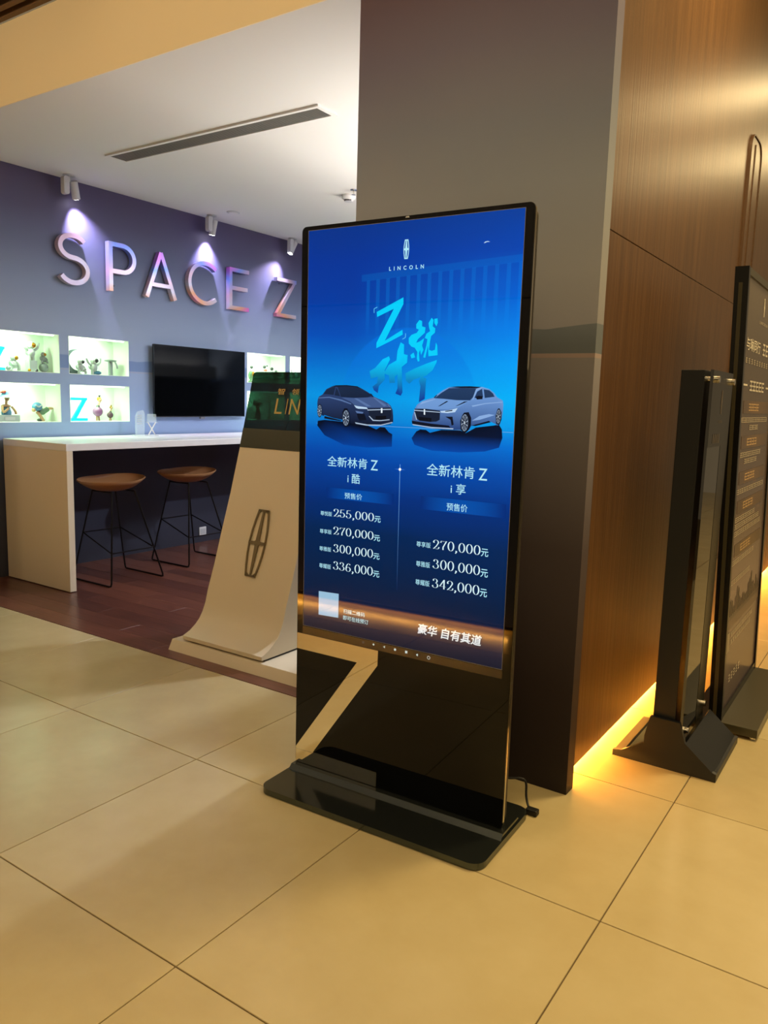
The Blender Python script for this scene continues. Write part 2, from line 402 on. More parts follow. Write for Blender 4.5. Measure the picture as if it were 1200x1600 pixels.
# the long oval star emblem, unit width and height, centred
def emblem(w, h, t):
    out = []
    side = [(.30, .5), (.40, .34), (.47, .18), (.5, 0), (.47, -.18), (.40, -.34), (.30, -.5)]
    for sg in (-1, 1):
        for (ax, ay), (bx, by) in zip(side, side[1:]):
            out.append([(sg*ax*w, ay*h), (sg*(ax*w-t), ay*h*.97), (sg*(bx*w-t), by*h*.97), (sg*bx*w, by*h)])
    for sg in (-1, 1):
        out.append([(-.30*w, sg*.5*h), (.30*w, sg*.5*h), (.30*w-t, sg*(.5*h-t*1.2)), (-.30*w+t, sg*(.5*h-t*1.2))])
        for sx_ in (-1, 1): out.append([(sx_*.30*w, sg*.5*h), (sx_*t*.9, sg*.5*h), (sx_*(.37*w-t), sg*(.5*h-t*3.2))])
    out.append([(-t*.5, .5*h), (t*.5, .5*h), (t*1.5, t*1.4), (-t*1.5, t*1.4)]); out.append([(-t*1.5, -t*1.4), (t*1.5, -t*1.4), (t*.5, -.5*h), (-t*.5, -.5*h)])
    out.append([(-.5*w, t*.9), (-t*2.4, t*1.0), (-t*1.5, t*1.6), (t*1.5, t*1.6), (t*2.4, t*1.0), (.5*w, t*.9), (.5*w, -t*.9), (t*2.4, -t*1.0), (t*1.5, -t*1.6), (-t*1.5, -t*1.6), (-t*2.4, -t*1.0), (-.5*w, -t*.9)])
    return out

# ---- measured layout of the screen (kiosk millimetre frame)
TXT=[('全新林肯 Z', 0.1242, 0.3329, 1.1671, 0.0337), ('i 酷', 0.2111, 0.2621, 1.1153, 0.0334), ('预售价', 0.2003, 0.2728, 1.0603, 0.0211), ('尊悦版', 0.0988, 0.1485, 0.9916, 0.016), ('255,000', 0.1553, 0.3232, 0.9915, 0.0293), ('元', 0.3251, 0.3502, 0.9906, 0.0215), ('尊享版', 0.0972, 0.1481, 0.9272, 0.0161), ('270,000', 0.1558, 0.3234, 0.9278, 0.0296), ('元', 0.3244, 0.3497, 0.926, 0.0209), ('尊雅版', 0.0965, 0.1476, 0.864, 0.0163), ('300,000', 0.1564, 0.3235, 0.8649, 0.0305), ('元', 0.3246, 0.3499, 0.8626, 0.021), ('尊耀版', 0.0969, 0.1481, 0.8014, 0.0171), ('336,000', 0.1569, 0.3246, 0.8024, 0.0315), ('元', 0.3256, 0.3511, 0.8005, 0.022), ('全新林肯 Z', 0.5199, 0.7332, 1.1645, 0.0363), ('i 享', 0.6092, 0.662, 1.1129, 0.0337), ('预售价', 0.5972, 0.6709, 1.0582, 0.0245), ('尊享版', 0.4919, 0.5447, 0.9276, 0.0179), ('270,000', 0.5531, 0.7225, 0.9263, 0.0318), ('元', 0.7242, 0.7495, 0.9248, 0.025), ('尊雅版', 0.4928, 0.545, 0.8612, 0.0188), ('300,000', 0.5542, 0.7242, 0.8615, 0.0327), ('元', 0.726, 0.7513, 0.8589, 0.0258), ('尊耀版', 0.4928, 0.5459, 0.7989, 0.019), ('342,000', 0.5545, 0.7251, 0.797, 0.0329), ('元', 0.7269, 0.7516, 0.7952, 0.026), ('扫描二维码', 0.2061, 0.296, 0.6518, 0.0155), ('即可在线预订', 0.2049, 0.3116, 0.6275, 0.0163), ('豪华 自有其道', 0.507, 0.7413, 0.633, 0.0361), ('LINCOLN', 0.3555, 0.4833, 1.8152, 0.0126)]
DEC={'bar1':[(0.1219,1.0533),(0.3983,1.0588),(0.397,1.0934),(0.121,1.093)],'bar2':[(0.5012,1.0523),(0.8005,1.0539),(0.798,1.0988),(0.4996,1.0928)],'div':[(0.4194,1.1937),(0.4218,0.7693)],'star':[(0.4131,1.1769)],'qr':[(0.0974,0.6277),(0.1843,0.6304),(0.1841,0.7179),(0.0966,0.7149)],'icons':[(0.2923,0.5602),(0.335,0.5612),(0.3789,0.5609),(0.4222,0.5599),(0.4664,0.56),(0.5099,0.5585),(0.5527,0.5578)],'emb':[(0.4064,1.9083),(0.427,1.9067),(0.4086,1.8497),(0.4293,1.8483)],'moon':[(0.6855,1.8761),(0.6904,1.8802),(0.6991,1.8815),(0.7066,1.8784),(0.6978,1.879),(0.6913,1.8769)],'bez':[(0.0261,0.573),(0.8155,0.5694),(0.8172,0.5389),(0.0265,0.5476)],'Z':[(0.3126,1.6873),(0.4124,1.7298),(0.4132,1.7091),(0.3467,1.5943),(0.4123,1.6281),(0.414,1.6129),(0.3712,1.5939),(0.3143,1.5706),(0.3146,1.5878),(0.3777,1.6953),(0.3144,1.6712)],'bk1':[(0.3024,1.6843),(0.3019,1.6979),(0.3142,1.7026)],'bk2':[(0.4246,1.6167),(0.4243,1.6033),(0.4134,1.5984)],'le':[(0.4294,1.4898),(0.4587,1.5036),(0.5049,1.5205),(0.5427,1.5321),(0.5412,1.5238),(0.5288,1.5005),(0.5064,1.4836),(0.493,1.4785),(0.5068,1.4736),(0.5056,1.4568),(0.5036,1.4095),(0.4825,1.3987),(0.4864,1.4497),(0.4806,1.4665),(0.4872,1.4784),(0.46,1.4697),(0.4446,1.4566),(0.4323,1.466)],'dui1':[(0.3648,1.5444),(0.3692,1.5341),(0.3499,1.4996),(0.3509,1.4685),(0.3288,1.4473),(0.3253,1.4245),(0.3104,1.433),(0.3037,1.4451),(0.3222,1.4577),(0.3236,1.4786),(0.2965,1.4713),(0.2907,1.4958),(0.3122,1.5064),(0.3404,1.5342)],'dui2':[(0.3966,1.5613),(0.4077,1.5883),(0.4208,1.5814),(0.4211,1.551),(0.4352,1.5475),(0.4341,1.5238),(0.4146,1.5102),(0.4169,1.4692),(0.4197,1.4281),(0.414,1.4176),(0.3935,1.4241),(0.401,1.4415),(0.3994,1.4862),(0.3895,1.4792),(0.3902,1.4586),(0.3698,1.4583),(0.3669,1.4825),(0.3461,1.4892),(0.3657,1.5169),(0.3937,1.5306)],'jiu1':[(0.4741,1.6573),(0.4839,1.6537),(0.4846,1.6371),(0.4971,1.6336),(0.4951,1.6171),(0.4707,1.5975),(0.4653,1.5859),(0.4787,1.5907),(0.4938,1.6005),(0.487,1.5773),(0.4922,1.5639),(0.4844,1.5473),(0.4798,1.564),(0.4763,1.554),(0.4793,1.5289),(0.4735,1.5272),(0.4691,1.5373),(0.4703,1.5574),(0.46,1.5709),(0.448,1.5744),(0.4377,1.5846),(0.4371,1.6014),(0.4466,1.6113),(0.466,1.6176),(0.4734,1.6274),(0.4635,1.631),(0.4629,1.6443)],'jiu2':[(0.4451,1.5475),(0.4566,1.5558),(0.4631,1.5406),(0.4495,1.5373)],'jiu3':[(0.5181,1.6626),(0.5252,1.6559),(0.523,1.6363),(0.5328,1.6295),(0.5315,1.6164),(0.5186,1.6067),(0.5154,1.5902),(0.5127,1.5638),(0.5224,1.5604),(0.5338,1.5636),(0.5366,1.5867),(0.5416,1.5767),(0.544,1.547),(0.5116,1.5438),(0.5083,1.5771),(0.5002,1.5389),(0.4924,1.5406),(0.5025,1.5771),(0.5055,1.597),(0.4958,1.6005),(0.501,1.6136),(0.5141,1.6216),(0.5098,1.6333),(0.5073,1.6465)],'jiu4':[(0.5278,1.6591),(0.5391,1.6604),(0.5408,1.6473),(0.5363,1.6359),(0.5283,1.646)],'disc':[(0.5445,1.6651),(0.6893,1.4788),(0.2828,1.6419)],'stripe':[(0.2639,1.8152),(0.8179,1.8276),(0.2691,1.6422),(0.8279,1.6549)],'carL':[('sh',[(0.08,1.3235),(0.109,1.3279),(0.1862,1.3243),(0.2886,1.3154),(0.3233,1.3041),(0.3382,1.3127),(0.357,1.3119),(0.3725,1.2968),(0.3857,1.2911),(0.3853,1.2498),(0.2908,1.2413),(0.1923,1.2457),(0.1101,1.2746),(0.0783,1.3067)]),('body',[(0.0767,1.3833),(0.0785,1.3967),(0.0825,1.4067),(0.0988,1.4153),(0.1148,1.4337),(0.139,1.444),(0.1551,1.4475),(0.1989,1.4488),(0.2344,1.4454),(0.2618,1.4379),(0.2851,1.4272),(0.3046,1.4165),(0.3104,1.4119),(0.3238,1.4074),(0.3466,1.4001),(0.3674,1.3912),(0.3769,1.3836),(0.3848,1.3697),(0.3873,1.351),(0.388,1.3322),(0.379,1.3239),(0.3418,1.3176),(0.2886,1.3154),(0.2497,1.317),(0.2182,1.3206),(0.1861,1.3308),(0.1456,1.3359),(0.1086,1.3445),(0.1025,1.341),(0.0836,1.3536),(0.0783,1.3668)]),('roof',[(0.139,1.444),(0.1551,1.4475),(0.1989,1.4488),(0.2422,1.4456),(0.2618,1.4379),(0.2364,1.4423),(0.199,1.4449),(0.1612,1.4424)]),('glass',[(0.1761,1.4088),(0.1675,1.4314),(0.1612,1.443),(0.199,1.4455),(0.2383,1.443),(0.2657,1.4348),(0.2852,1.4256),(0.3038,1.4155),(0.2857,1.4097),(0.2315,1.4069)]),('glass',[(0.1029,1.4171),(0.1169,1.4331),(0.1391,1.4414),(0.1532,1.4435),(0.1458,1.4147)]),('glass',[(0.1499,1.4131),(0.1561,1.4397),(0.1643,1.4307),(0.1733,1.4104)]),('hi',[(0.0825,1.4041),(0.1277,1.4077),(0.1803,1.3992),(0.2203,1.3872),(0.2196,1.384),(0.1764,1.3952),(0.1277,1.4045),(0.0826,1.4014)]),('hood',[(0.1802,1.4063),(0.2316,1.4056),(0.2857,1.4088),(0.3104,1.4112),(0.3466,1.3995),(0.3732,1.3845),(0.3778,1.3789),(0.3436,1.377),(0.2868,1.3747),(0.2342,1.3818),(0.2162,1.3936)]),('hi',[(0.2316,1.4049),(0.2433,1.4052),(0.3019,1.3799),(0.2828,1.3793)]),('hi',[(0.3086,1.4087),(0.3143,1.4094),(0.362,1.3848),(0.3509,1.3813)]),('hi',[(0.3636,1.3936),(0.3731,1.3851),(0.3809,1.3759),(0.379,1.3752),(0.3676,1.3849)]),('lamp',[(0.2322,1.3817),(0.248,1.379),(0.2829,1.3761),(0.2888,1.3706),(0.2482,1.3706),(0.2403,1.3733)]),('grille',[(0.2887,1.3725),(0.3399,1.3756),(0.3789,1.3783),(0.3818,1.3508),(0.3748,1.338),(0.3375,1.3334),(0.311,1.3339),(0.2961,1.3462)]),('chr',[(0.2869,1.3689),(0.3791,1.374),(0.3792,1.3711),(0.287,1.3657)]),('chr',[(0.2922,1.3476),(0.296,1.3478),(0.3117,1.3356),(0.3375,1.3353),(0.3747,1.3398),(0.3748,1.3373),(0.3375,1.3324),(0.3091,1.3323)]),('emb',[(0.3399,1.3753),(0.3459,1.3755),(0.3464,1.3597),(0.3404,1.3595)]),('plate',[(0.32,1.3486),(0.3613,1.351),(0.3609,1.3396),(0.3196,1.3365)]),('dark',[(0.2448,1.354),(0.2758,1.3535),(0.2841,1.3345),(0.2571,1.3303),(0.2491,1.3397)]),('hi',[(0.2386,1.3635),(0.2718,1.3598),(0.2681,1.3548),(0.2447,1.3557)]),('chr',[(0.2378,1.3247),(0.2884,1.3193),(0.3417,1.3208),(0.3861,1.3315),(0.3862,1.3283),(0.3418,1.3176),(0.2847,1.3153),(0.2418,1.32)]),('dark',[(0.1107,1.3412),(0.1821,1.329),(0.1822,1.3258),(0.1417,1.3291),(0.1089,1.3329)]),('dark',[(0.1854,1.3569),(0.193,1.3702),(0.205,1.3706),(0.2153,1.3547),(0.2182,1.319),(0.2106,1.3073),(0.1861,1.3308)]),('mir',[(0.2948,1.4226),(0.3025,1.4212),(0.3104,1.4125),(0.3067,1.4102)])],'whL':[((0.2011,1.3379),(0.1859,1.3374),(0.2019,1.3069)),((0.0905,1.3588),(0.0801,1.3585),(0.091,1.3356))],'carR':[('sh',[(0.4597,1.2821),(0.4768,1.3047),(0.4908,1.3115),(0.512,1.3109),(0.5264,1.3023),(0.5675,1.3134),(0.6352,1.3149),(0.6523,1.3067),(0.6875,1.3261),(0.7452,1.3345),(0.764,1.3382),(0.7742,1.324),(0.7772,1.298),(0.7677,1.2683),(0.7205,1.2537),(0.6385,1.2459),(0.5358,1.2459),(0.4714,1.2609)]),('body',[(0.4592,1.3412),(0.4606,1.3536),(0.4669,1.3754),(0.4769,1.3911),(0.4942,1.4023),(0.5149,1.4089),(0.5356,1.4139),(0.5455,1.4232),(0.5688,1.4387),(0.5888,1.448),(0.6155,1.4508),(0.6617,1.4521),(0.7007,1.4504),(0.7267,1.4444),(0.7431,1.4332),(0.7533,1.4204),(0.7726,1.4108),(0.7748,1.3993),(0.7745,1.3762),(0.7723,1.3588),(0.7671,1.3383),(0.7578,1.335),(0.7512,1.3405),(0.7317,1.3471),(0.6999,1.3385),(0.671,1.3299),(0.6649,1.3192),(0.6523,1.3067),(0.642,1.3122),(0.6352,1.3164),(0.6083,1.3152),(0.5675,1.3149),(0.4975,1.3195),(0.4652,1.3259)]),('roof',[(0.5888,1.4474),(0.6155,1.4508),(0.6617,1.4521),(0.7007,1.4504),(0.6848,1.4461),(0.629,1.4466)]),('glass',[(0.5391,1.4125),(0.5624,1.4296),(0.5889,1.445),(0.629,1.4466),(0.6767,1.4459),(0.6849,1.4449),(0.6747,1.4201),(0.6638,1.4089),(0.6175,1.4084),(0.57,1.4117)]),('glass',[(0.6781,1.4172),(0.6869,1.4364),(0.7026,1.4449),(0.7071,1.4208),(0.7056,1.4179),(0.6896,1.4146)]),('glass',[(0.7082,1.4435),(0.7268,1.441),(0.7394,1.4317),(0.7453,1.4217),(0.7127,1.4172)]),('dark',[(0.6829,1.4203),(0.6924,1.424),(0.7054,1.4222),(0.7058,1.4135),(0.6865,1.4121)]),('mir',[(0.5356,1.4139),(0.5455,1.4232),(0.549,1.4233),(0.5408,1.4134)]),('hood',[(0.4772,1.385),(0.4942,1.4001),(0.5392,1.4104),(0.6175,1.4072),(0.6606,1.4074),(0.6479,1.3988),(0.6252,1.3863),(0.5919,1.3793),(0.5302,1.3774),(0.4774,1.3794)]),('dark',[(0.5823,1.4045),(0.5891,1.4041),(0.5608,1.3889),(0.5523,1.3871)]),('dark',[(0.6443,1.4046),(0.6574,1.4058),(0.6249,1.3922),(0.6134,1.3889)]),('hi',[(0.4942,1.4001),(0.5392,1.4098),(0.5444,1.4093),(0.4875,1.3914)]),('lamp',[(0.5615,1.3723),(0.592,1.3763),(0.6226,1.3838),(0.6142,1.371),(0.589,1.3672),(0.5651,1.3679)]),('dark',[(0.5786,1.3734),(0.6055,1.3779),(0.6039,1.3742),(0.5804,1.3711)]),('grille',[(0.4675,1.377),(0.5092,1.3782),(0.5614,1.3738),(0.561,1.345),(0.5492,1.3391),(0.5249,1.3369),(0.4896,1.3392),(0.4722,1.3478)]),('chr',[(0.4669,1.3739),(0.5616,1.3699),(0.5617,1.3675),(0.467,1.3708)]),('chr',[(0.4672,1.3662),(0.4701,1.3663),(0.4789,1.3419),(0.4753,1.3424)]),('emb',[(0.5022,1.3771),(0.5072,1.3767),(0.5079,1.3589),(0.5029,1.3597)]),('plate',[(0.4838,1.3519),(0.5314,1.3494),(0.5312,1.3378),(0.4853,1.3403)]),('dark',[(0.4593,1.3387),(0.5321,1.3317),(0.5942,1.3282),(0.6013,1.3218),(0.5325,1.3219),(0.4615,1.3282)]),('chr',[(0.4616,1.3276),(0.5326,1.3213),(0.6115,1.3205),(0.61,1.3168),(0.5327,1.318),(0.4653,1.3243)]),('dark',[(0.5811,1.3557),(0.6064,1.3566),(0.6116,1.3319),(0.6044,1.3286),(0.6002,1.3465)]),('hi',[(0.6712,1.3929),(0.7161,1.4018),(0.7728,1.4073),(0.7729,1.405),(0.7162,1.3989),(0.6746,1.3892)]),('hi',[(0.6735,1.3463),(0.6988,1.362),(0.7306,1.369),(0.7498,1.3667),(0.731,1.3602),(0.6994,1.3502)]),('hi',[(0.6752,1.4113),(0.6868,1.4379),(0.7041,1.4484),(0.7267,1.4439),(0.725,1.445),(0.7023,1.4504),(0.6833,1.4437),(0.6719,1.4112)]),('dark',[(0.6338,1.3448),(0.6459,1.3705),(0.6623,1.3726),(0.6714,1.3551),(0.6716,1.3314),(0.665,1.3177),(0.6523,1.3067),(0.6368,1.3165)]),('dark',[(0.7525,1.3639),(0.7569,1.3815),(0.7645,1.3875),(0.7714,1.3761),(0.7726,1.353),(0.7656,1.3368),(0.7559,1.3407)]),('dark',[(0.6725,1.3314),(0.7317,1.3485),(0.7383,1.3444),(0.6873,1.3306)])],'whR':[((0.65,1.3394),(0.6361,1.3389),(0.6516,1.3082)),((0.7633,1.3628),(0.7548,1.3625),(0.7646,1.3382))],'line':[(0.076,1.3149),(0.8121,1.3156)]}

# ================================================================ the setting
XL, ZC, YS = -2.58, 3.0, 0.722            # shop wall plane, shop ceiling, edge of the wood floor
# ---- tiled mall floor, 0.8 m grid
fl = MB(); fl.box(-3.3, 7.2, -6.4, YS, -0.06, -0.004); fl.box(1.55, 7.2, YS, 12.0, -0.06, -0.004)
floor = struct(fl.build('floor', 'grout'))
def tile_mesh(x1, y1):
    b = MB(); b.box(0.0018, x1-0.0018, 0.0018, y1-0.0018, -0.012, 0.0, bev=0.0012, seg=1)
    o = b.build('tile', 'tile'); me = o.data; bpy.data.objects.remove(o); return me
TFULL, TCUT = tile_mesh(0.8, 0.8), tile_mesh(0.8, YS)
for i in range(-4, 9):
    for j in range(-8, 15):
        if i < 2 and (j > 0 or j < -3): continue
        o = link('tile', TCUT if (j == 0 and i < 2) else TFULL, floor, (i*0.8, j*0.8, 0))
# ---- wood floor of the shop, planks laid across
b = MB(); b.box(XL-0.3, 1.2, YS, 6.6, -0.06, -0.003)
wood = struct(b.build('floor_wood', 'plank_gap'))
PM = {}
def plank_mesh(L):
    k = round(L, 3)
    if k not in PM:
        b = MB(); b.box(0.0006, L-0.0006, 0.0006, 0.1494, -0.012, 0.001, bev=0.0008, seg=1)
        o = b.build('plank', 'plank'); PM[k] = o.data; bpy.data.objects.remove(o)
    return PM[k]
rows = int((6.6-YS)/0.15)
for r_ in range(rows):
    x = XL-0.2; off = (r_*0.43) % 1.2
    first = True
    while x < 1.19:
        L = min((1.2-off) if first and off > 0.1 else 1.2, 1.2-x); first = False
        if L > 0.05: link('plank', plank_mesh(L), wood, (x, YS+0.002+r_*0.15, 0))
        x += L
# ---- mural wall with the lit niches
N_Y = [(1.135, 1.705), (1.785, 2.354), (3.771, 4.344), (4.415, 4.985)]; N_Z = [(1.155, 1.451), (1.533, 1.828)]
def wall_left():
    ys = sorted({0.73, 6.6, *[v for p in N_Y for v in p]}); zs = sorted({0.0, 3.35, *[v for p in N_Z for v in p]})
    V, F = [], []
    def quad(a_, b_, c_, d_): i0 = len(V); V.extend((a_, b_, c_, d_)); F.append((i0, i0+1, i0+2, i0+3))
    for y0, y1 in zip(ys, ys[1:]):
        for z0, z1 in zip(zs, zs[1:]):
            if (y0, y1) in N_Y and (z0, z1) in N_Z: continue
            quad((XL, y0, z0), (XL, y1, z0), (XL, y1, z1), (XL, y0, z1))
    xb = XL-0.3
    quad((xb, 0.73, 0), (xb, 6.6, 0), (xb, 6.6, 3.35), (xb, 0.73, 3.35)); quad((xb, 0.73, 0), (XL, 0.73, 0), (XL, 0.73, 3.35), (xb, 0.73, 3.35))
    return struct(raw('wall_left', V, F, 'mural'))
wl = wall_left()
for y0, y1 in N_Y:
    for z0, z1 in N_Z:
        b = MB(); t_ = 0.004; x0 = XL-0.20
        b.box(x0-t_, x0, y0, y1, z0, z1); b.box(x0, XL+0.001, y0, y0+t_, z0, z1); b.box(x0, XL+0.001, y1-t_, y1, z0, z1)
        b.box(x0, XL+0.001, y0, y1, z0, z0+t_); b.box(x0, XL+0.001, y0, y1, z1-t_, z1)
        nb = b.build('niche_lining', 'niche_white', wl)
        led = MB().box(XL-0.045, XL-0.02, y0+0.03, y1-0.03, z1-0.012, z1-0.005).build('niche_led', 'niche_led', nb)
        area('niche_lamp', (XL-0.06, y0+0.20, z1-0.02), 0.03, 3.6, MINT, rot=(0, 0.45, 0), size_y=0.26)
# far end of the shop
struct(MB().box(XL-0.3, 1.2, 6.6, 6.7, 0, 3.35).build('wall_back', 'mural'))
struct(MB().box(XL-3.5, 1.06, 0.70, 6.6, ZC, ZC+0.12).build('ceiling', 'ceiling_white'))
# bulkhead over the shop front, lit warm by the mall
struct(MB().box(XL-3.5, 1.06, 0.694, 0.70, ZC, 3.43).build('trim_1', 'soffit_cream'))
# corridor ceiling in front of the bulkhead: timber slats at the left, plaster towards the crossing
b = MB().box(XL-3.5, -0.6, -1.95, 0.694, 3.52, 3.56)
cs = struct(b.build('ceiling_slatted', 'slat_brown'))
sm = MB().box(XL-3.5, -0.6, 0, 0.035, 3.43, 3.51, bev=0.003, seg=1).build('slat', 'slat_brown', cs)
sm.location = (0, 0.650, 0)
for k in range(1, 36): link('slat', sm.data, cs, (0, 0.650-k*0.072, 0))
struct(MB().box(-0.6, 2.0, -1.95, 0.61, 3.43, 3.56).build('ceiling_corridor', 'ceiling_white'))
# ---- pillar: mural board standing proud of the veneer wall
pil = MB(); pil.box(1.06, 2.066, 0.611, 0.677, 0.0, 4.3); pil.box(1.06, 1.2, 0.677, 6.7, 0.0, 3.35)
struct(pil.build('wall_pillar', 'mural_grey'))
struct(MB().prism([(0.80, 1.64), (0.80, 1.82), (0.81, 1.82), (0.81, 1.65), (1.06, 1.65), (1.06, 1.64)], 1.7, 6.5, FRONT).build('fill_lamp_trough', 'ceiling_white'))  # unseen trough, added to hold and screen the ceiling fill lamp
# ---- veneer wall along the mall, raised above a warm light strip
XV = 2.045
b = MB().box(1.2, 2.0, 0.677, 12.0, 0.075, 4.3); b.box(1.2, 1.93, 0.677, 12.0, 0, 0.075)
wr = struct(b.build('wall_right', 'black_hole'))
pan = [(0.679, 2.94), (2.943, 5.2), (5.206, 7.45), (7.456, 9.7), (9.706, 12.0)]
for y0, y1 in pan: MB().box(2.0, XV, y0, y1, 0.055, 2.0, bev=0.0015, seg=1).build('panel', 'veneer', wr)
for y0, y1 in ((0.679, 5.2), (5.203, 9.7), (9.703, 12.0)): MB().box(2.0, XV, y0, y1, 2.0025, 4.3, bev=0.0015, seg=1).build('panel', 'veneer', wr)
MB().box(1.932, 1.950, 0.70, 12.0, 0.064, 0.074).build('led_strip', 'led_warm', wr)
area('led_strip_lamp', (1.952, 6.3, 0.060), 0.008, 150, S(255, 166, 62), rot=(0, -1.25, 0), size_y=11.2)
# raised frame moulding with rounded top on the veneer
fr_ = thing('frame_moulding', 'slim rounded veneer frame moulding high on the brown wall', 'moulding', (XV, 2.975, 2.01))
def ring(y0, y1, z0, z1, w, r):
    o_ = rrect(y0, y1, z0, z1, r); i_ = rrect(y0+w, y1-w, z0+w, z1-w, max(r-w, 0.01)); return o_, i_
def ring_mesh(name, o_, i_, d0, d1, m, parent):
    n = len(o_); V = [(d, a_, b_) for d in (d0, d1) for a_, b_ in (o_+i_)]; F = []
    for k in range(n):
        q = (k+1) % n
        F += [(2*n+k, 2*n+q, 3*n+q, 3*n+k), (k, n+k, n+q, q), (k, q, 2*n+q, 2*n+k), (n+k, 3*n+k, 3*n+q, n+q)]
    return raw(name, V, F, m, parent)
o_, i_ = ring(0.0, 0.34, 0.0, 0.945, 0.008, 0.10); ring_mesh('outer_bead', o_, i_, 0, 0.014, 'veneer_edge', fr_)
MB().prism(rrect(0.012, 0.328, 0.012, 0.933, 0.09), 0.0, 0.008, SIDE).build('infill', 'veneer', fr_)
MB().box(0.008, 0.013, 0.13, 0.142, 0.02, 0.90).build('mullion', 'veneer_edge', fr_)
f2 = thing('frame_moulding', 'long rounded veneer frame moulding behind the tall poster sign', 'moulding', (XV, 2.975, 0.5))
o_, i_ = ring(0.0, 0.16, 0.0, 1.46, 0.007, 0.09); ring_mesh('outer_bead', o_, i_, 0, 0.014, 'veneer_edge', f2)
MB().prism(rrect(0.010, 0.15, 0.010, 1.45, 0.08), 0.0, 0.008, SIDE).build('infill', 'veneer', f2)
# ---- block across the corridor (seen in the kiosk's reflections): same veneer, same light strip
b = MB().box(-6, 1.30, -2.5, -1.99, 0.075, 3.43); b.box(-6, 1.26, -2.46, -2.06, 0, 0.075)
wf = struct(b.build('wall_front', 'black_hole'))
for k in range(3):
    x0 = -5.3+k*2.2
    MB().box(x0, x0+2.194, -1.99, -1.95, 0.055, 1.999, bev=0.003, seg=1).build('panel', 'board_lavender', wf)
    MB().box(x0, x0+2.194, -1.99, -1.95, 2.005, 3.428, bev=0.003, seg=1).build('panel', 'board_lavender', wf)
MB().box(-5.2, 1.26, -2.058, -2.04, 0.064, 0.074).build('led_strip', 'led_warm', wf)
area('led_strip_lamp', (-1.95, -2.038, 0.060), 6.3, 130, S(255, 176, 72), rot=(1.25, 0, 0), size_y=0.008)
# high plaster ceiling over the crossing
struct(MB().box(2.0, 7.2, -6.4, 12.0, 4.3, 4.4).build('ceiling_mall', 'ceiling_white'))

# ================================================================ the advertising kiosk
KR = math.radians(2.4)
kiosk = thing('advertising_kiosk', 'tall black digital advertising kiosk showing two blue cars and prices', 'kiosk', (1.1647, 0.1617, 0), KR)
b = MB(); b.prism(rrect(-0.006, 0.862, -0.207, 0.205, 0.045), 0.003, 0.024, FLAT)
bp = b.build('base_plate', 'base_black', kiosk)
b = MB(); b.prism([(-0.040, 0.024), (-0.024, 0.040), (0.10, 0.040), (0.115, 0.024)], 0.0, 0.857, SIDE)
b.build('foot_channel', 'base_black', bp)
pn = MB().prism(rrect(0.0, 0.843, 0.036, 1.981, 0.018), 0.0, 0.005, FRONT).build('front_glass', 'black_gloss', kiosk)
o_, i_ = rrect(0.0005, 0.8435, 0.036, 1.982, 0.019), rrect(0.010, 0.834, 0.046, 1.971, 0.01)
def ring_xz(name, o_, i_, d0, d1, m, parent):
    n = len(o_); V = [(a_, d, b_) for d in (d0, d1) for a_, b_ in (o_+i_)]; F = []
    for k in range(n):
        q = (k+1) % n
        F += [(2*n+k, 2*n+q, 3*n+q, 3*n+k), (k, n+k, n+q, q), (k, q, 2*n+q, 2*n+k), (n+k, 3*n+k, 3*n+q, n+q)]
    return raw(name, V, F, m, parent)
ring_xz('edge_trim', o_, i_, 0.005, 0.014, 'chrome', kiosk)
MB().prism(rrect(0.008, 0.835, 0.040, 1.972, 0.02), 0.014, 0.050, FRONT).build('rear_casing', 'casing_dark', kiosk)
MB().prism([(0.002, .544), (.354, .542), (.3535, .4885), (.0815, .0966), (.361, .0963), (.361, .042), (.002, .042), (.002, .1008), (.268, .4825), (.002, .484)], -0.0012, -0.0002, FRONT).build('mirror_letter', 'mirror_gold', kiosk)['label'] = 'gold mirrored letter Z'
KF = lambda a_, b_, d_: (a_, -0.0006-d_, b_)
bz = raw('lower_bezel', [KF(.026, .573, 0), KF(.8155, .569, 0), KF(.8155, .541, 0), KF(.026, .545, 0)], [(0, 1, 2, 3)], 'bezel_grey', kiosk)
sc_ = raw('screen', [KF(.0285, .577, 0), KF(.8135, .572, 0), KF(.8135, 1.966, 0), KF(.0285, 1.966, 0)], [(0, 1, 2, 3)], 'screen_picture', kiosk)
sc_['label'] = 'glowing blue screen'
ring_xz('screen_edge', [(.027, .5755), (.815, .5705), (.815, 1.9675), (.027, 1.9675)], [(.0285, .577), (.8135, .572), (.8135, 1.966), (.0285, 1.966)], -0.0009, -0.0004, 'fig_silver', kiosk)
INK = S(176, 232, 246); WHT = S(214, 240, 246); CYAN = S(0, 208, 250)
def sp(name, shapes, d0, step=0.00012):
    return prints(name, shapes, 'screen_print', sc_, lambda a_, b_, d_: KF(a_, b_, d0+d_), step)
def skyc(a_, b_): return S(0, 120, 225)
def refl_c(zt, zb):
    def f_(a_, b_):
        k = max(0, min(1, (b_-zb)/(zt-zb))); A, B = S(4, 22, 52), S(0, 30, 84)
        return tuple(B[i]+(A[i]-B[i])*k for i in range(3))
    return f_
def grad(z0, c0, z1, c1):
    def f_(a_, b_):
        k = max(0, min(1, (b_-z0)/(z1-z0))); return tuple(c0[i]+(c1[i]-c0[i])*k for i in range(3))
    return f_
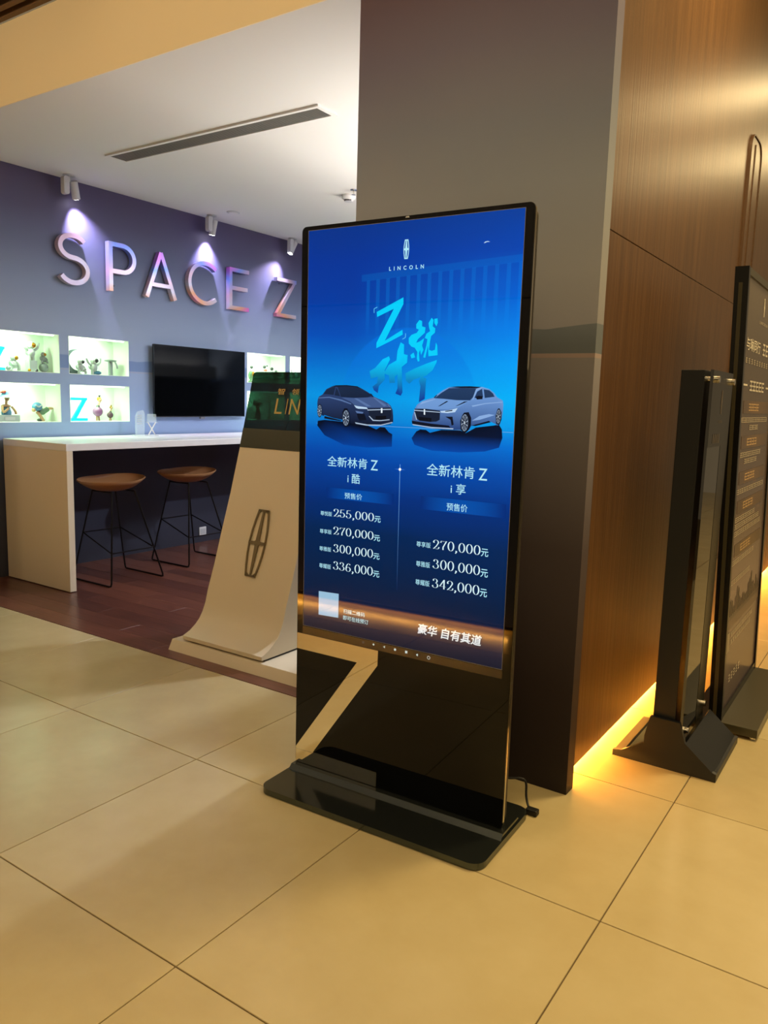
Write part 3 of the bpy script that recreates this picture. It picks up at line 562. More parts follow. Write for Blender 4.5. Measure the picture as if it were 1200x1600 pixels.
def car_print(name, key, pal, wheels, z0, z1):
    sh = []
    for k, poly in DEC[key]: sh.append((poly, pal[k]))
    for (c_, l_, b_) in DEC[wheels]:
        rx, rz = abs(c_[0]-l_[0]), abs(c_[1]-b_[1])
        el = lambda k_: [(c_[0]+rx*k_*math.cos(2*PI*q/24), c_[1]+rz*k_*math.sin(2*PI*q/24)) for q in range(24)]
        sh += [(el(1.0), S(12, 18, 30)), (el(0.84), S(120, 140, 165)), (el(0.76), S(26, 36, 56))]
        for q in range(10):
            t_ = 2*PI*q/10; u_ = t_+0.16; v_ = t_+0.34
            sh.append(([(c_[0]+rx*.14*math.cos(t_), c_[1]+rz*.14*math.sin(t_)), (c_[0]+rx*.8*math.cos(u_), c_[1]+rz*.8*math.sin(u_)), (c_[0]+rx*.8*math.cos(v_), c_[1]+rz*.8*math.sin(v_))], S(168, 184, 205)))
        sh.append((el(0.16), S(190, 205, 220)))
    return sp(name, sh, 0.0010)
PL = dict(sh=grad(1.242, S(0, 66, 160), 1.295, S(2, 12, 34)), body=grad(1.31, S(4, 9, 24), 1.40, S(42, 62, 106)), roof=S(12, 22, 42), glass=grad(1.37, S(8, 18, 38), 1.43, S(26, 42, 70)),
          hi=S(88, 116, 166), hood=grad(1.33, S(34, 52, 92), 1.38, S(66, 90, 138)), lamp=S(186, 214, 240), grille=S(22, 32, 52), chr=S(170, 190, 214), emb=S(226, 238, 246), plate=S(10, 14, 24), dark=S(12, 18, 34), mir=S(20, 30, 52))
PR = dict(PL); PR.update(sh=grad(1.245, S(0, 70, 168), 1.30, S(2, 14, 38)), body=grad(1.31, S(20, 50, 112), 1.40, S(108, 150, 210)), hood=grad(1.34, S(76, 116, 178), 1.385, S(112, 154, 212)), hi=S(136, 172, 222), glass=grad(1.36, S(12, 32, 64), 1.43, S(34, 60, 98)))
sp('water_line', [([(x_, z_) for x_, z_ in ((DEC['line'][0][0], DEC['line'][0][1]), (DEC['line'][1][0], DEC['line'][1][1]), (DEC['line'][1][0], DEC['line'][1][1]+.0012), (DEC['line'][0][0], DEC['line'][0][1]+.0012))], S(120, 170, 220))], 0.0006)
car_print('car_picture', 'carL', PL, 'whL', 0, 0)['label'] = 'picture of a dark blue saloon car'
car_print('car_picture', 'carR', PR, 'whR', 0, 0)['label'] = 'picture of a light blue saloon car'
brush = grad(1.43, S(16, 52, 150), 1.53, S(0, 200, 250))
sp('slogan_print', [(DEC['Z'], CYAN)] + [(DEC[k], CYAN) for k in ('jiu1', 'jiu2', 'jiu3', 'jiu4')] + [(DEC[k], brush) for k in ('dui1', 'dui2', 'le')], 0.0010)
def stroke(pts, w):
    (ax, ay), (bx, by), (cx, cy) = pts
    return [[(ax-w, ay), (ax+w, ay), (bx+w, by), (bx-w, by)], [(bx, by-w), (cx, cy-w), (cx, cy+w), (bx, by+w)]]
for k in ('bk1', 'bk2'): sp('bracket_print', [(q, S(90, 200, 245)) for q in stroke(DEC[k], .0012)], 0.0010, 0)
sp('moon_print', [(DEC['moon'], S(190, 220, 240))], 0.0010)
em = [[(0.4176+a_, 1.878+b_) for a_, b_ in q] for q in emblem(0.0205, 0.060, 0.0026)]
sp('emblem_print', [(q, INK) for q in em], 0.0010, 0.00002)
for key in ('bar1', 'bar2'):
    q = DEC[key]; x0, x1 = q[0][0], q[1][0]; z0 = (q[0][1]+q[1][1])/2; z1 = (q[2][1]+q[3][1])/2
    def bc(a_, b_, x0=x0, x1=x1):
        k = max(0.0, 1-abs((a_-(x0+x1)/2)/((x1-x0)/2))**2); B, A = S(0, 42, 118), S(0, 78, 168)
        return tuple(B[i]+(A[i]-B[i])*k for i in range(3))
    sp('price_band', [([(x0+(x1-x0)*i/8, z0), (x0+(x1-x0)*(i+1)/8, z0), (x0+(x1-x0)*(i+1)/8, z1), (x0+(x1-x0)*i/8, z1)], bc) for i in range(8)], 0.0006, 0)
(ax, az), (bx, bz_) = DEC['div']
sp('divider_line', [([(ax-.001, az), (ax+.001, az), (bx+.0008, bz_), (bx-.0008, bz_)], grad(bz_, S(10, 40, 90), az, S(110, 170, 235)))], 0.0008)
sx, sz = DEC['star'][0]; sx = ax
sp('divider_star', [([(sx-.022, sz), (sx, sz-.0016), (sx+.022, sz), (sx, sz+.0016)], S(70, 130, 220)), ([(sx+.005*math.cos(k*PI/5), sz+.005*math.sin(k*PI/5)) for k in range(10)], S(250, 250, 245))], 0.0009)
q = DEC['qr']; sp('blank_card', [(q, S(150, 190, 216))], 0.0008)['label'] = 'pale blank square card'
_lines = []
for body, s0, s1, z0, h in TXT:
    if body.endswith(' Z'):
        w_ = s1-s0; _lines += [(body[:-2], s0, s0+w_*.80, z0+.001, h*1.06), ('Z', s0+w_*.865, s1, z0-h*.02, h*1.02)]
    else: _lines.append((body, s0, s1, z0, h))
for body, s0, s1, z0, h in _lines:
    if body[0].isdigit():
        V, F = numerals(body); V = fit(V, s0, s1, z0-h*.16, h*1.16)
        me = bpy.data.meshes.new('price_numerals'); me.from_pydata([KF(a_, b_, 0.0011) for a_, b_ in V], [], F); me.update()
        ca = me.color_attributes.new('ink', 'FLOAT_COLOR', 'POINT')
        for i in range(len(V)): ca.data[i].color = (*WHT, 1)
        me.materials.append(MATS['screen_print']); link('price_numerals', me, sc_)
    else:
        script = body.startswith('豪华')
        bold = 0.012 if body in ('元',) else (0.02 if body == 'LINCOLN' or script else 0.004)
        if body == 'LINCOLN': body = 'L  I  N  C  O  L  N'
        text('lettering', body, s0, s1, z0, h, INK if not script else S(220, 232, 236), 'screen_print', sc_, KF, 0.0011, bold=bold, shear=0.12 if script else 0.0)
# touch icons under the screen
for k, (a_, b_) in enumerate(DEC['icons']):
    ic = []; r_ = .0045; W_ = S(190, 205, 205)
    if k == 0: ic += [([(a_-r_, b_+q_), (a_+r_, b_+q_), (a_+r_, b_+q_+.001), (a_-r_, b_+q_+.001)], S(90, 100, 100)) for q_ in (-.003, 0, .003)]
    elif k == 1: ic.append(([(a_-r_, b_), (a_, b_-r_), (a_+r_, b_), (a_, b_+r_)], W_))
    elif k == 2: ic.append(([(a_-r_, b_), (a_+r_*.6, b_-r_), (a_+r_*.6, b_+r_)], W_))
    elif k == 3: ic.append(([(a_+r_*math.cos(q_*PI/6), b_+r_*math.sin(q_*PI/6)) for q_ in range(12)], W_))
    elif k == 4: ic.append(([(a_-r_, b_-r_), (a_+r_, b_-r_), (a_+r_, b_+r_), (a_-r_, b_+r_)], W_))
    elif k == 5: ic.append(([(a_-r_, b_-.002), (a_+r_*.4, b_-r_), (a_+r_*.4, b_+r_), (a_-r_, b_+.002)], W_))
    else:
        for q_ in range(12):
            t0, t1 = q_*PI/6, (q_+1)*PI/6
            ic.append(([(a_+.006*math.cos(t0), b_+.006*math.sin(t0)), (a_+.0042*math.cos(t0), b_+.0042*math.sin(t0)), (a_+.0042*math.cos(t1), b_+.0042*math.sin(t1)), (a_+.006*math.cos(t1), b_+.006*math.sin(t1))], W_))
    prints('touch_icon', ic, 'screen_print', kiosk, lambda a_, b_, d_: KF(a_, b_, 0.0004+d_), 0.00001)
prints('sensor_window', [([(.41, 1.9745), (.425, 1.9745), (.423, 1.979), (.412, 1.979)], S(170, 175, 180))], 'poster_print', kiosk, lambda a_, b_, d_: KF(a_, b_, 0.0002))
# power cable hanging from its back to the floor
pts = [(1.80, 0.36, 0.115), (1.90, 0.42, 0.095), (1.955, 0.447, 0.098), (1.975, 0.452, 0.085), (1.982, 0.445, 0.04), (2.0, 0.43, 0.012), (2.03, 0.415, 0.007)]
cb = thing('power_cable', 'thin black power cable drooping behind the kiosk foot', 'cable', (2.03, 0.415, 0))
def smooth(P_, k=6):
    out = []; P_ = [Vector(p) for p in P_]
    for i in range(len(P_)-1):
        a_, b_, c_, d_ = P_[max(0, i-1)], P_[i], P_[i+1], P_[min(len(P_)-1, i+2)]
        for q in range(k):
            t_ = q/k; out.append(0.5*((2*b_)+(c_-a_)*t_+(2*a_-5*b_+4*c_-d_)*t_*t_+(3*b_-a_-3*c_+d_)*t_**3))
    return out+[P_[-1]]
off = Vector((2.03, 0.415, 0))
MB().tube([p-off for p in smooth(pts)], 0.0042, 8).build('cord', 'cable_black', cb, smooth=True)
MB().box(-0.03, 0.012, -0.018, 0.010, 0.001, 0.022, bev=0.004).build('plug', 'cable_black', cb)

# ================================================================ cream pedestal sign in the shop
ped = thing('pedestal_sign', 'cream curved pedestal sign with dark green glass top and oval emblem', 'pedestal sign', (0.055, 1.05, 0))
ox, oy = 0.055, 1.05
b = MB(); b.prism([(.816-oy, 0.0), (.846-oy, .055), (1.60-oy, .055), (1.60-oy, 0.0)], -.315-ox, 1.05-ox-.08, SIDE)
b.build('plinth', 'cream_panel', ped)
prof = [(.856, .066), (.856, .086), (.905, .105), (.945, .131), (.975, .158), (1.0, .195), (1.022, .245), (1.041, .315), (1.091, .455), (1.141, .615), (1.217, .848), (1.293, 1.11)]
body = prof+[(1.34, 1.11), (1.40, .066)]
b = MB(); b.prism([(y_-oy, z_) for y_, z_ in body], -.24-ox, .345-ox, SIDE); bd = b.build('body', 'cream_panel', ped, smooth=True)
b = MB(); b.box(-.235-ox, .34-ox, .885-oy, 1.39-oy, .055, .066); b.build('shadow_gap', 'black_satin', ped)
# sloping glass head: u runs up the slope
def slope(u_, d_): # along glass from its foot
    k = Vector((0, .1115, .43)).normalized(); nrm = Vector((0, -k.z, k.y))
    return Vector((0, 1.293-oy, 1.108)) + k*u_ + nrm*d_
gl = rrect(-.24-ox, .345-ox, 0.0, .447, .022)
GF = lambda a_, b_, d_: (a_, *slope(b_, d_)[1:])
gp = MB().prism(gl, -.005, .001, GF).build('glass_head', 'green_glass', ped)
MB().prism([(-.24-ox, .0), (.345-ox, .0), (.345-ox, .113), (-.24-ox, .113)], .0012, .0030, GF).build('foot_band', 'olive_band', ped)
for body_, a0, a1, b0, h in (('L', -.024, .030, .205, .088), ('I', .056, .062, .205, .088), ('N', .082, .153, .205, .088)):
    text('lettering', body_, a0-ox, a1-ox, b0, h, None, 'gold_print', gp, GF, .0018)
for body_, a0 in (('智', -.026), ('领', .079)):
    text('lettering', body_, a0-ox, a0+.053-ox, .316, .036, None, 'gold_print', gp, GF, .0018, bold=0.01)
# emblem inlaid on the leaning front
def bslope(b_, d_):
    k = Vector((0, 1.293-1.041, 1.11-.315)).normalized(); nrm = Vector((0, -k.z, k.y))
    return Vector((0, 1.1335-oy, .602)) + k*b_ + nrm*d_
m_ = MB()
for q in emblem(.124, .375, .0085):
    A = [m_.bm.verts.new((.052-ox+a_, *bslope(b_, .0075)[1:])) for a_, b_ in q]; m_.bm.faces.new(A)
    B = [m_.bm.verts.new((.052-ox+a_, *bslope(b_, .0005)[1:])) for a_, b_ in q]; m_.bm.faces.new(B)
    for i in range(len(q)): m_.bm.faces.new((A[i], A[(i+1) % len(q)], B[(i+1) % len(q)], B[i]))
m_.build('emblem', 'bronze', ped)

# ================================================================ bar counter, stools, outlet
bar = thing('bar_counter', 'white wall-side bar counter with a solid end panel', 'bar counter', (-2.175, 2.8, 0))
MB().box(-.385, .385, -1.59, 1.70, .992, 1.042, bev=.003).build('worktop', 'white_gloss', bar)
MB().box(-.385, .385, -1.589, -1.54, .006, .992, bev=.002).build('end_panel', 'cream_panel', bar)
MB().box(-.385, .385, 1.65, 1.699, .006, .992, bev=.002).build('end_panel', 'cream_panel', bar)
def stool(loc, rz, label):
    t = thing('bar_stool', label, 'bar stool', loc, rz, 'stools at the bar')
    # shallow moulded shell seat: a dished bowl with a thin rim
    V, F = [], []; n, m_ = 28, 8
    def rad(k, i):
        a_ = 2*PI*i/n; return (.205*math.cos(a_)*(1+.06*math.cos(2*a_)), .272*math.sin(a_)*(1+.04*math.cos(2*a_)))
    for lay in (0, 1):
        for k in range(m_+1):
            s_ = k/m_
            for i in range(n):
                x_, y_ = rad(k, i); zz = .712+.080*(s_**2.6)+(.012 if lay else 0)*(1-s_*.5)
                a_ = 2*PI*i/n; zz += .022*s_**3*max(0, math.sin(a_))+.012*s_**3*max(0, -math.cos(a_))
                V.append((x_*s_*(1-.02*lay), y_*s_*(1-.02*lay)-.045, zz-.04))
    L_ = (m_+1)*n
    for lay in (0, 1):
        for k in range(m_):
            for i in range(n):
                q = (i+1) % n; F.append((lay*L_+k*n+i, lay*L_+k*n+q, lay*L_+(k+1)*n+q, lay*L_+(k+1)*n+i))
    for i in range(n):
        q = (i+1) % n; F.append((m_*n+i, m_*n+q, L_+m_*n+q, L_+m_*n+i))
    st = raw('seat', V, F, 'tan_shell', t)
    for p in st.data.polygons: p.use_smooth = True
    r_ = .0065
    for sy in (-1, 1):
        P_ = [(-.115, sy*.10-.03, .675), (-.225, sy*.232, .03), (-.222, sy*.236, .010), (-.205, sy*.237, .0068), (.205, sy*.237, .0068), (.222, sy*.236, .010), (.225, sy*.232, .03), (.115, sy*.10-.03, .675)]
        MB().tube(P_, r_, 8).build('side_frame', 'wire_black', t, smooth=True)
    for sy in (-1, 1):
        MB().tube([(-.115, sy*.10-.03, .672), (.115, sy*.10-.03, .672)], r_, 8).build('seat_bar', 'wire_black', t, smooth=True)
    def on(sx_, sy_, z_):
        k = (.675-z_)/(.675-.03); return (sx_*(.115+.11*k), sy_*(.10+.132*k)-.03*(1-k), z_)
    MB().tube([on(-1, -1, .355), on(1, -1, .24), on(1, 1, .24), on(-1, 1, .355)], .0055, 8, close=True).build('footrest', 'wire_black', t, smooth=True)
    return t
stool((-1.925, 1.715, 0.001), 0, 'tan shell bar stool with wire sled legs beside the bar end panel')
stool((-2.025, 2.535, 0.001), 0, 'tan shell bar stool with wire sled legs beside the cream pedestal sign')
ot = thing('wall_outlet', 'small white wall outlet low behind the bar stools', 'outlet', (XL, 3.17, .06))
MB().box(0, .01, -.043, .043, 0, .086, bev=.003).build('cover_plate', 'outlet_white', ot)
MB().box(.0095, .012, -.03, .03, .015, .07, bev=.001, seg=1).build('socket_insert', 'light_grey', ot)

# ================================================================ television
tv = thing('wall_television', 'black flat television mounted on the mural wall between niches', 'television', (XL, 3.12, 1.19))
MB().box(.008, .045, -.45, .45, .1, .5, bev=.005).build('rear_housing', 'casing_dark', tv)
MB().prism(rrect(-.555, .556, .005, .632, .006), .045, .062, lambda a_, b_, d_: (d_, a_, b_)).build('panel', 'frame_black', tv)
raw('display', [(.0625, -.548, .016), (.0625, .549, .016), (.0625, .549, .626), (.0625, -.548, .626)], [(0, 1, 2, 3)], 'tv_black', tv)
MB().box(.062, .065, -.555, .556, .005, .012).build('lower_trim', 'chrome', tv)
MB().box(.04, .066, -.02, .03, -.012, .006, bev=.003).build('logo_lug', 'fig_silver', tv)

# ================================================================ big letters on the wall
def letter(ch, y0, y1, label):
    z0, z1 = 2.212, 2.600; w = .036; h = z1-z0; W_ = y1-y0
    t = []                                   # strokes: closed polygons in (y,z)
    def bar(ax, ay, bx, by, ww=w):
        L = math.hypot(bx-ax, by-ay); nx, ny = -(by-ay)/L*ww/2, (bx-ax)/L*ww/2
        return [(ax+nx, ay+ny), (bx+nx, by+ny), (bx-nx, by-ny), (ax-nx, ay-ny)]
    def band(pts, ww=w):
        Lf, Rt = [], []
        for i, (px, py) in enumerate(pts):
            ax, ay = pts[max(0, i-1)]; bx, by = pts[min(len(pts)-1, i+1)]; L = math.hypot(bx-ax, by-ay)
            nx, ny = -(by-ay)/L*ww/2, (bx-ax)/L*ww/2; Lf.append((px+nx, py+ny)); Rt.append((px-nx, py-ny))
        return Lf+Rt[::-1]
    e = w/2
    if ch == 'S':
        c = W_/2; r2 = .093; r1 = (h-2*e)/2-r2
        p = [(c+(W_/2-e)*.93*math.cos(math.radians(a_)), h-e-r1+r1*math.sin(math.radians(a_))) for a_ in range(32, 262, 10)]
        p += [(c, e+2*r2)]
        p += [(c+(W_/2-e)*math.cos(math.radians(a_)), e+r2+r2*math.sin(math.radians(a_))) for a_ in range(80, -156, -10)]
        t = [band(p)]
    elif ch == 'P':
        p = [(e, h-e), (W_*.5, h-e)] + [(W_*.5+(W_*.5-e)*math.cos(math.radians(a_)), h-e-.105+.105*math.sin(math.radians(a_))) for a_ in range(80, -85, -12)] + [(W_*.5, h-e-.21), (e, h-e-.21)]
        t = [bar(e, 0, e, h), band(p)]
    elif ch == 'A': t = [bar(e, 0, W_/2, h-.008), bar(W_-e, 0, W_/2, h-.008), bar(W_*.2, h*.28, W_*.8, h*.28, w*.9)]
    elif ch == 'C':
        R_ = h/2; p = [(R_-.0+(R_-e)*math.cos(math.radians(a_)), R_+(R_-e)*math.sin(math.radians(a_))) for a_ in range(48, 314, 8)]
        mx = max(q[0] for q in p)+e*.7; p = [(q[0]*W_/mx, q[1]) for q in p]; t = [band(p)]
    elif ch == 'E': t = [bar(e, 0, e, h), bar(e, h-e, W_, h-e), bar(e, h*.52, W_*.93, h*.52), bar(e, e, W_, e)]
    elif ch == 'Z': t = [bar(0, h-e, W_, h-e), bar(0, e, W_, e), bar(e*1.2, e, W_-e*1.2, h-e)]
    o = thing('wall_letter', label, 'letter', (XL, y0, z0), 0, 'big letters on the mural wall')
    m_ = MB()
    for k, poly in enumerate(t): m_.prism(poly, .012, .058-.0006*k, SIDE)
    m_.build('face', 'iridescent', o)
    for py, pz in ((W_*.3, .05), (W_*.3, h-.05)) if ch not in 'A' else ((W_*.17, .06), (W_*.83, .06)):
        MB().cyl((0, py, pz), (.014, py, pz), .006, seg=8).build('mounting_stud', 'fig_silver', o)
    return o
letter('S', 1.675, 1.955, 'raised iridescent letter S, first of the wall sign')
letter('P', 2.135, 2.402, 'raised iridescent letter P of the wall sign')
letter('A', 2.492, 2.836, 'raised iridescent letter A of the wall sign')
letter('C', 2.965, 3.315, 'raised iridescent letter C of the wall sign')
letter('E', 3.475, 3.737, 'raised iridescent letter E of the wall sign')
letter('Z', 4.140, 4.440, 'raised iridescent letter Z at the far end of the wall sign')

# ================================================================ ceiling fittings
def track(y_, aim, label):
    t = thing('ceiling_spotlight', label, 'spotlight', (XL+.12, y_, ZC), 0, 'spotlights over the wall sign')
    MB().cyl((0, 0, -.008), (0, 0, 0), .045, seg=20).build('mounting_plate', 'light_grey', t, smooth=True)
    b_ = MB(); b_.prism(rrect(-.045, .0, -.145, -.015, .018), -.022, .022, lambda p_, q_, d_: (d_, p_-.012, q_)); b_.build('driver_box', 'light_grey', t)
    MB().cyl((0, 0, -.05), (0, 0, -.004), .010, seg=10).build('stem', 'light_grey', t)
    d = Vector(aim).normalized(); p0 = Vector((0.0, .035, -.035)); p1 = p0+d*.13
    MB().cyl(p0, p1, .030, seg=20).build('lamp_head', 'light_grey', t, smooth=True)
    MB().cyl(p1, p1+d*.002, .024, seg=20).build('lens', 'lamp_white', t)
    l = bpy.data.lights.new('spot_lamp', 'SPOT'); l.energy = 62; l.color = S(230, 212, 255); l.spot_size = math.radians(84); l.spot_blend = 1.0; l.shadow_soft_size = .018
    lo = bpy.data.objects.new('spot_lamp', l); COL.objects.link(lo); lo.parent = t; lo.location = p1+d*.012
    lo.rotation_euler = d.to_track_quat('-Z', 'Y').to_euler()
track(1.75, (-.30, .40, -1), 'white ceiling spotlight aimed at the letter S')
track(3.19, (-.30, .02, -1), 'white ceiling spotlight above the letters C and E')
track(4.30, (-.12, -.5, -1), 'white ceiling spotlight nearest the kiosk, above the letter Z')
gr = thing('ceiling_grille', 'long white framed air grille in the shop ceiling', 'air grille', (-.85, 1.65, ZC))
b = MB(); b.box(-.93, .93, -.088, -.066, -.012, 0); b.box(-.93, .93, .066, .088, -.012, 0); b.box(-.93, -.905, -.066, .066, -.012, 0); b.box(.905, .93, -.066, .066, -.012, 0)
b.build('frame', 'ceiling_white', gr)
raw('backing', [(-.905, -.066, -.001), (.905, -.066, -.001), (.905, .066, -.001), (-.905, .066, -.001)], [(0, 1, 2, 3)], 'grille_grey', gr)
sl = MB().box(-.904, .904, -.0025, .0025, -.010, -.002).build('slat', 'grille_grey', gr); sl.location = (0, -.058, 0)
for k in range(1, 11): link('slat', sl.data, gr, (0, -.058+k*.0116, 0))
sd = thing('smoke_detector', 'round white smoke detector on the ceiling beside the pillar', 'smoke detector', (-.93, 3.2, ZC))
MB().lathe([(.050, 0), (.056, -.012), (.052, -.028), (.036, -.040), (.03, -.042)]).build('housing', 'outlet_white', sd, smooth=True)
MB().lathe([(.037, -.0385), (.035, -.050), (.02, -.053)]).build('sensor_cap', 'light_grey', sd, smooth=True)
for k in range(5):
    a_ = -1.9+k*.35; MB().box(.036*math.cos(a_)-.004, .036*math.cos(a_)+.004, .036*math.sin(a_)-.004, .036*math.sin(a_)+.004, -.048, -.040).build('sensor_slot', 'fig_dark', sd)
sk = thing('sprinkler_head', 'tiny chrome sprinkler head on the ceiling at the pillar edge', 'sprinkler', (-.80, 3.09, ZC))
MB().lathe([(.028, 0), (.026, -.006), (.01, -.008)]).build('rosette', 'chrome', sk, smooth=True)
MB().cyl((0, 0, -.035), (0, 0, -.006), .006, seg=8).build('nozzle', 'chrome', sk)
MB().cyl((0, 0, -.038), (0, 0, -.035), .016, seg=12).build('deflector', 'chrome', sk)
cc = thing('inspection_cover', 'flat round white cover on the ceiling between two spotlights', 'ceiling cover', (-2.19, 3.19, ZC))
MB().lathe([(.060, 0), (.058, -.008), (.045, -.010)]).build('rim', 'light_grey', cc, smooth=True)
MB().lathe([(.044, -.009), (.040, -.013), (.01, -.014)]).build('cover', 'ceiling_white', cc, smooth=True)

# ================================================================ low steel sign with dark glass, by the veneer wall
s1 = thing('glass_sign', 'narrow black steel sign post with dark glass plate and flared foot', 'sign stand', (2.29, 1.27, 0))
sx0, sy0 = 2.29, 1.27
def bx1(m_, x0, x1, y0, y1, z0, z1, bev=0): m_.box(x0-sx0, x1-sx0, y0-sy0, y1-sy0, z0, z1, bev); return m_
bx1(MB(), 2.238, 2.322, 1.068, 1.20, .03, 1.545, .002).build('post', 'steel_dark', s1)
poly = [(2.095, 0), (2.49, 0), (2.49, .032), (2.475, .036), (2.368, .125), (2.345, .20), (2.232, .20), (2.215, .115), (2.215, .085), (2.13, .030), (2.095, .024)]
MB().prism([(a_-sx0, b_) for a_, b_ in poly], 1.048-sy0, 1.066-sy0, FRONT).build('foot_plate', 'steel_dark', s1)
bx1(MB(), 2.095, 2.128, 1.066, 1.49, 0, .016).build('foot_bar', 'steel_dark', s1)
bx1(MB(), 2.46, 2.49, 1.066, 1.49, 0, .03).build('foot_bar', 'steel_dark', s1)
bx1(MB(), 2.25, 2.35, 1.10, 1.46, .0, .11).build('foot_core', 'steel_dark', s1)
MB().prism([(2.478-sx0, .030), (2.371-sx0, .122), (2.366-sx0, .116), (2.470-sx0, .026)], 1.066-sy0, 1.485-sy0, FRONT).build('ramp_plate', 'steel_dark', s1)
gp = bx1(MB(), 2.344, 2.354, 1.055, 1.42, .115, 1.545).build('glass_plate', 'sign_glass', s1)
bx1(MB(), 2.3541, 2.3548, 1.285, 1.42, .115, 1.545).build('edge_band', 'frame_black', gp)
bx1(MB(), 2.3541, 2.3548, 1.055, 1.2845, 1.262, 1.545).build('printed_head', 'frame_black', gp)
for y_, z_ in ((1.105, 1.512), (1.394, 1.512), (1.105, .155), (1.394, .175)):
    st = MB().cyl((2.322-sx0 if y_ < 1.3 else 2.336-sx0, y_-sy0, z_), (2.352-sx0, y_-sy0, z_), .011, seg=14).build('standoff', 'chrome', s1, smooth=True)
    MB().cyl((2.3545-sx0, y_-sy0, z_), (2.368-sx0, y_-sy0, z_), .013, seg=14).build('standoff_cap', 'chrome', st, smooth=True)
GS = lambda a_, b_, d_: (2.3555-sx0+d_, a_-sy0, b_)
prints('faint_print', [([(1.236+a_, 1.43+b_) for a_, b_ in q], S(96, 84, 70)) for q in emblem(.022, .09, .004)], 'poster_print', gp, GS, 0.00002)
text('faint_lettering', 'LINCOLN', 1.20, 1.272, 1.352, .010, S(96, 84, 70), 'poster_print', gp, GS, 0.0)
for k in range(4): prints('faint_mark', [([(1.13+k*.032, 1.275), (1.155+k*.032, 1.275), (1.155+k*.032, 1.31), (1.13+k*.032, 1.31)], S(70, 62, 52))], 'poster_print', gp, GS)

# ================================================================ tall poster frame
s2 = thing('poster_stand', 'tall black framed poster stand with white and orange lettering', 'poster stand', (2.40, 2.03, 0))
px0, py0 = 2.40, 2.03
def lean(y_, z_, d_): return (2.405-(z_-.04)/1.93*.055+d_-px0, y_-py0, z_)
def stile(name, y0, y1, z0, z1, d0, d1, m, parent):
    m_ = MB(); V = [m_.bm.verts.new(lean(y_, z_, d_)) for z_ in (z0, z1) for y_ in (y0, y1) for d_ in (d0, d1)]
    for f_ in ((0, 1, 3, 2), (4, 6, 7, 5), (0, 4, 5, 1), (2, 3, 7, 6), (0, 2, 6, 4), (1, 5, 7, 3)): m_.bm.faces.new([V[k] for k in f_])
    return m_.build(name, m, parent)
for y0, y1, ye in ((1.556, 1.586, 1.554), (2.424, 2.454, 2.456)):
    a_ = stile('stile', y0, y1, .05, 1.985, -.050, .004, 'frame_black', s2)
    stile('groove', min(ye, y0), max(ye, y1) if ye > y1 else y1-.02, .06, 1.92, -.033, -.018, 'base_olive', a_)
stile('top_rail', 1.586, 2.424, 1.955, 1.985, -.046, .002, 'base_olive', s2)
stile('bottom_rail', 1.586, 2.424, .05, .085, -.046, .002, 'frame_black', s2)
ps = stile('poster', 1.586, 2.424, .085, 1.955, -.040, -.004, 'poster', s2)
b = MB().box(2.27-px0, 2.556-px0, 1.545-py0, 2.45-py0, .014, .052, bev=.002); b.build('base_plate', 'base_olive', s2)
for x_, y_ in ((2.30, 1.57), (2.535, 1.57), (2.30, 2.42), (2.535, 2.42)):
    MB().cyl((x_-px0, y_-py0, 0), (x_-px0, y_-py0, .014), .014, seg=12).build('foot', 'chrome', s2, smooth=True)
PF = lambda a_, b_, d_: lean(a_, b_, -.003+d_)
WP, DP, OP = S(240, 232, 214), S(214, 202, 178), S(222, 184, 128)
prints('emblem_print', [([(2.03+a_, 1.868+b_) for a_, b_ in q], WP) for q in emblem(.027, .082, .004)], 'poster_print', ps, PF, 0.00002)
text('lettering', 'L I N C O L N', 1.925, 2.140, 1.789, .013, DP, 'poster_print', ps, PF, .0004, bold=.01)
text('lettering', '与琳同行', 1.640, 1.985, 1.656, .054, WP, 'poster_print', ps, PF, .0004, bold=.012)
# lines too small to read in the photograph stay rows of small marks
def marks(name, y0, y1, z0, z1, n, col, gap=.25):
    w_ = (y1-y0)/n; sh = []
    for k in range(n):
        a_ = y0+k*w_; c_ = w_*(1-gap); h = z1-z0
        sh += [([(a_, z0+h*p_), (a_+c_, z0+h*p_), (a_+c_, z0+h*q_), (a_, z0+h*q_)], col) for p_, q_ in ((0, .16), (.42, .56), (.84, 1))]
        v_ = random.choice((.1, .4, .7)); sh.append(([(a_+c_*v_, z0), (a_+c_*(v_+.16), z0), (a_+c_*(v_+.16), z1), (a_+c_*v_, z1)], col))
    prints(name, sh, 'poster_print', ps, lambda a_, b_, d_: PF(a_, b_, .0004), 0)
marks('title_marks', 2.06, 2.38, 1.656, 1.71, 4, WP); marks('subtitle_marks', 1.644, 2.38, 1.603, 1.624, 11, DP, .55)
marks('heading_marks', 1.775, 2.165, 1.487, 1.532, 5, WP, .15)
for y0, y1 in ((1.615, 1.72), (2.215, 2.32)): prints('heading_rule', [([(y0, 1.506), (y1, 1.506), (y1, 1.514), (y0, 1.514)], WP)], 'poster_print', ps, PF)
for z_, n in ((1.400, 5), (1.247, 4), (1.092, 4), (.965, 4), (.773, 4)):
    prints('offer_band', [([(1.66+k*.085, z_-.012), (1.745+k*.085, z_-.012), (1.745+k*.085, z_+.044), (1.66+k*.085, z_+.044)], tuple(c0+(c1-c0)*max(0, 1-abs(k-4)/4.2) for c0, c1 in zip(S(94, 76, 62), S(114, 90, 64)))) for k in range(8)], 'poster_print', ps, PF)
    marks('offer_marks', 1.79, 2.05, z_, z_+.032, n, OP, .15)
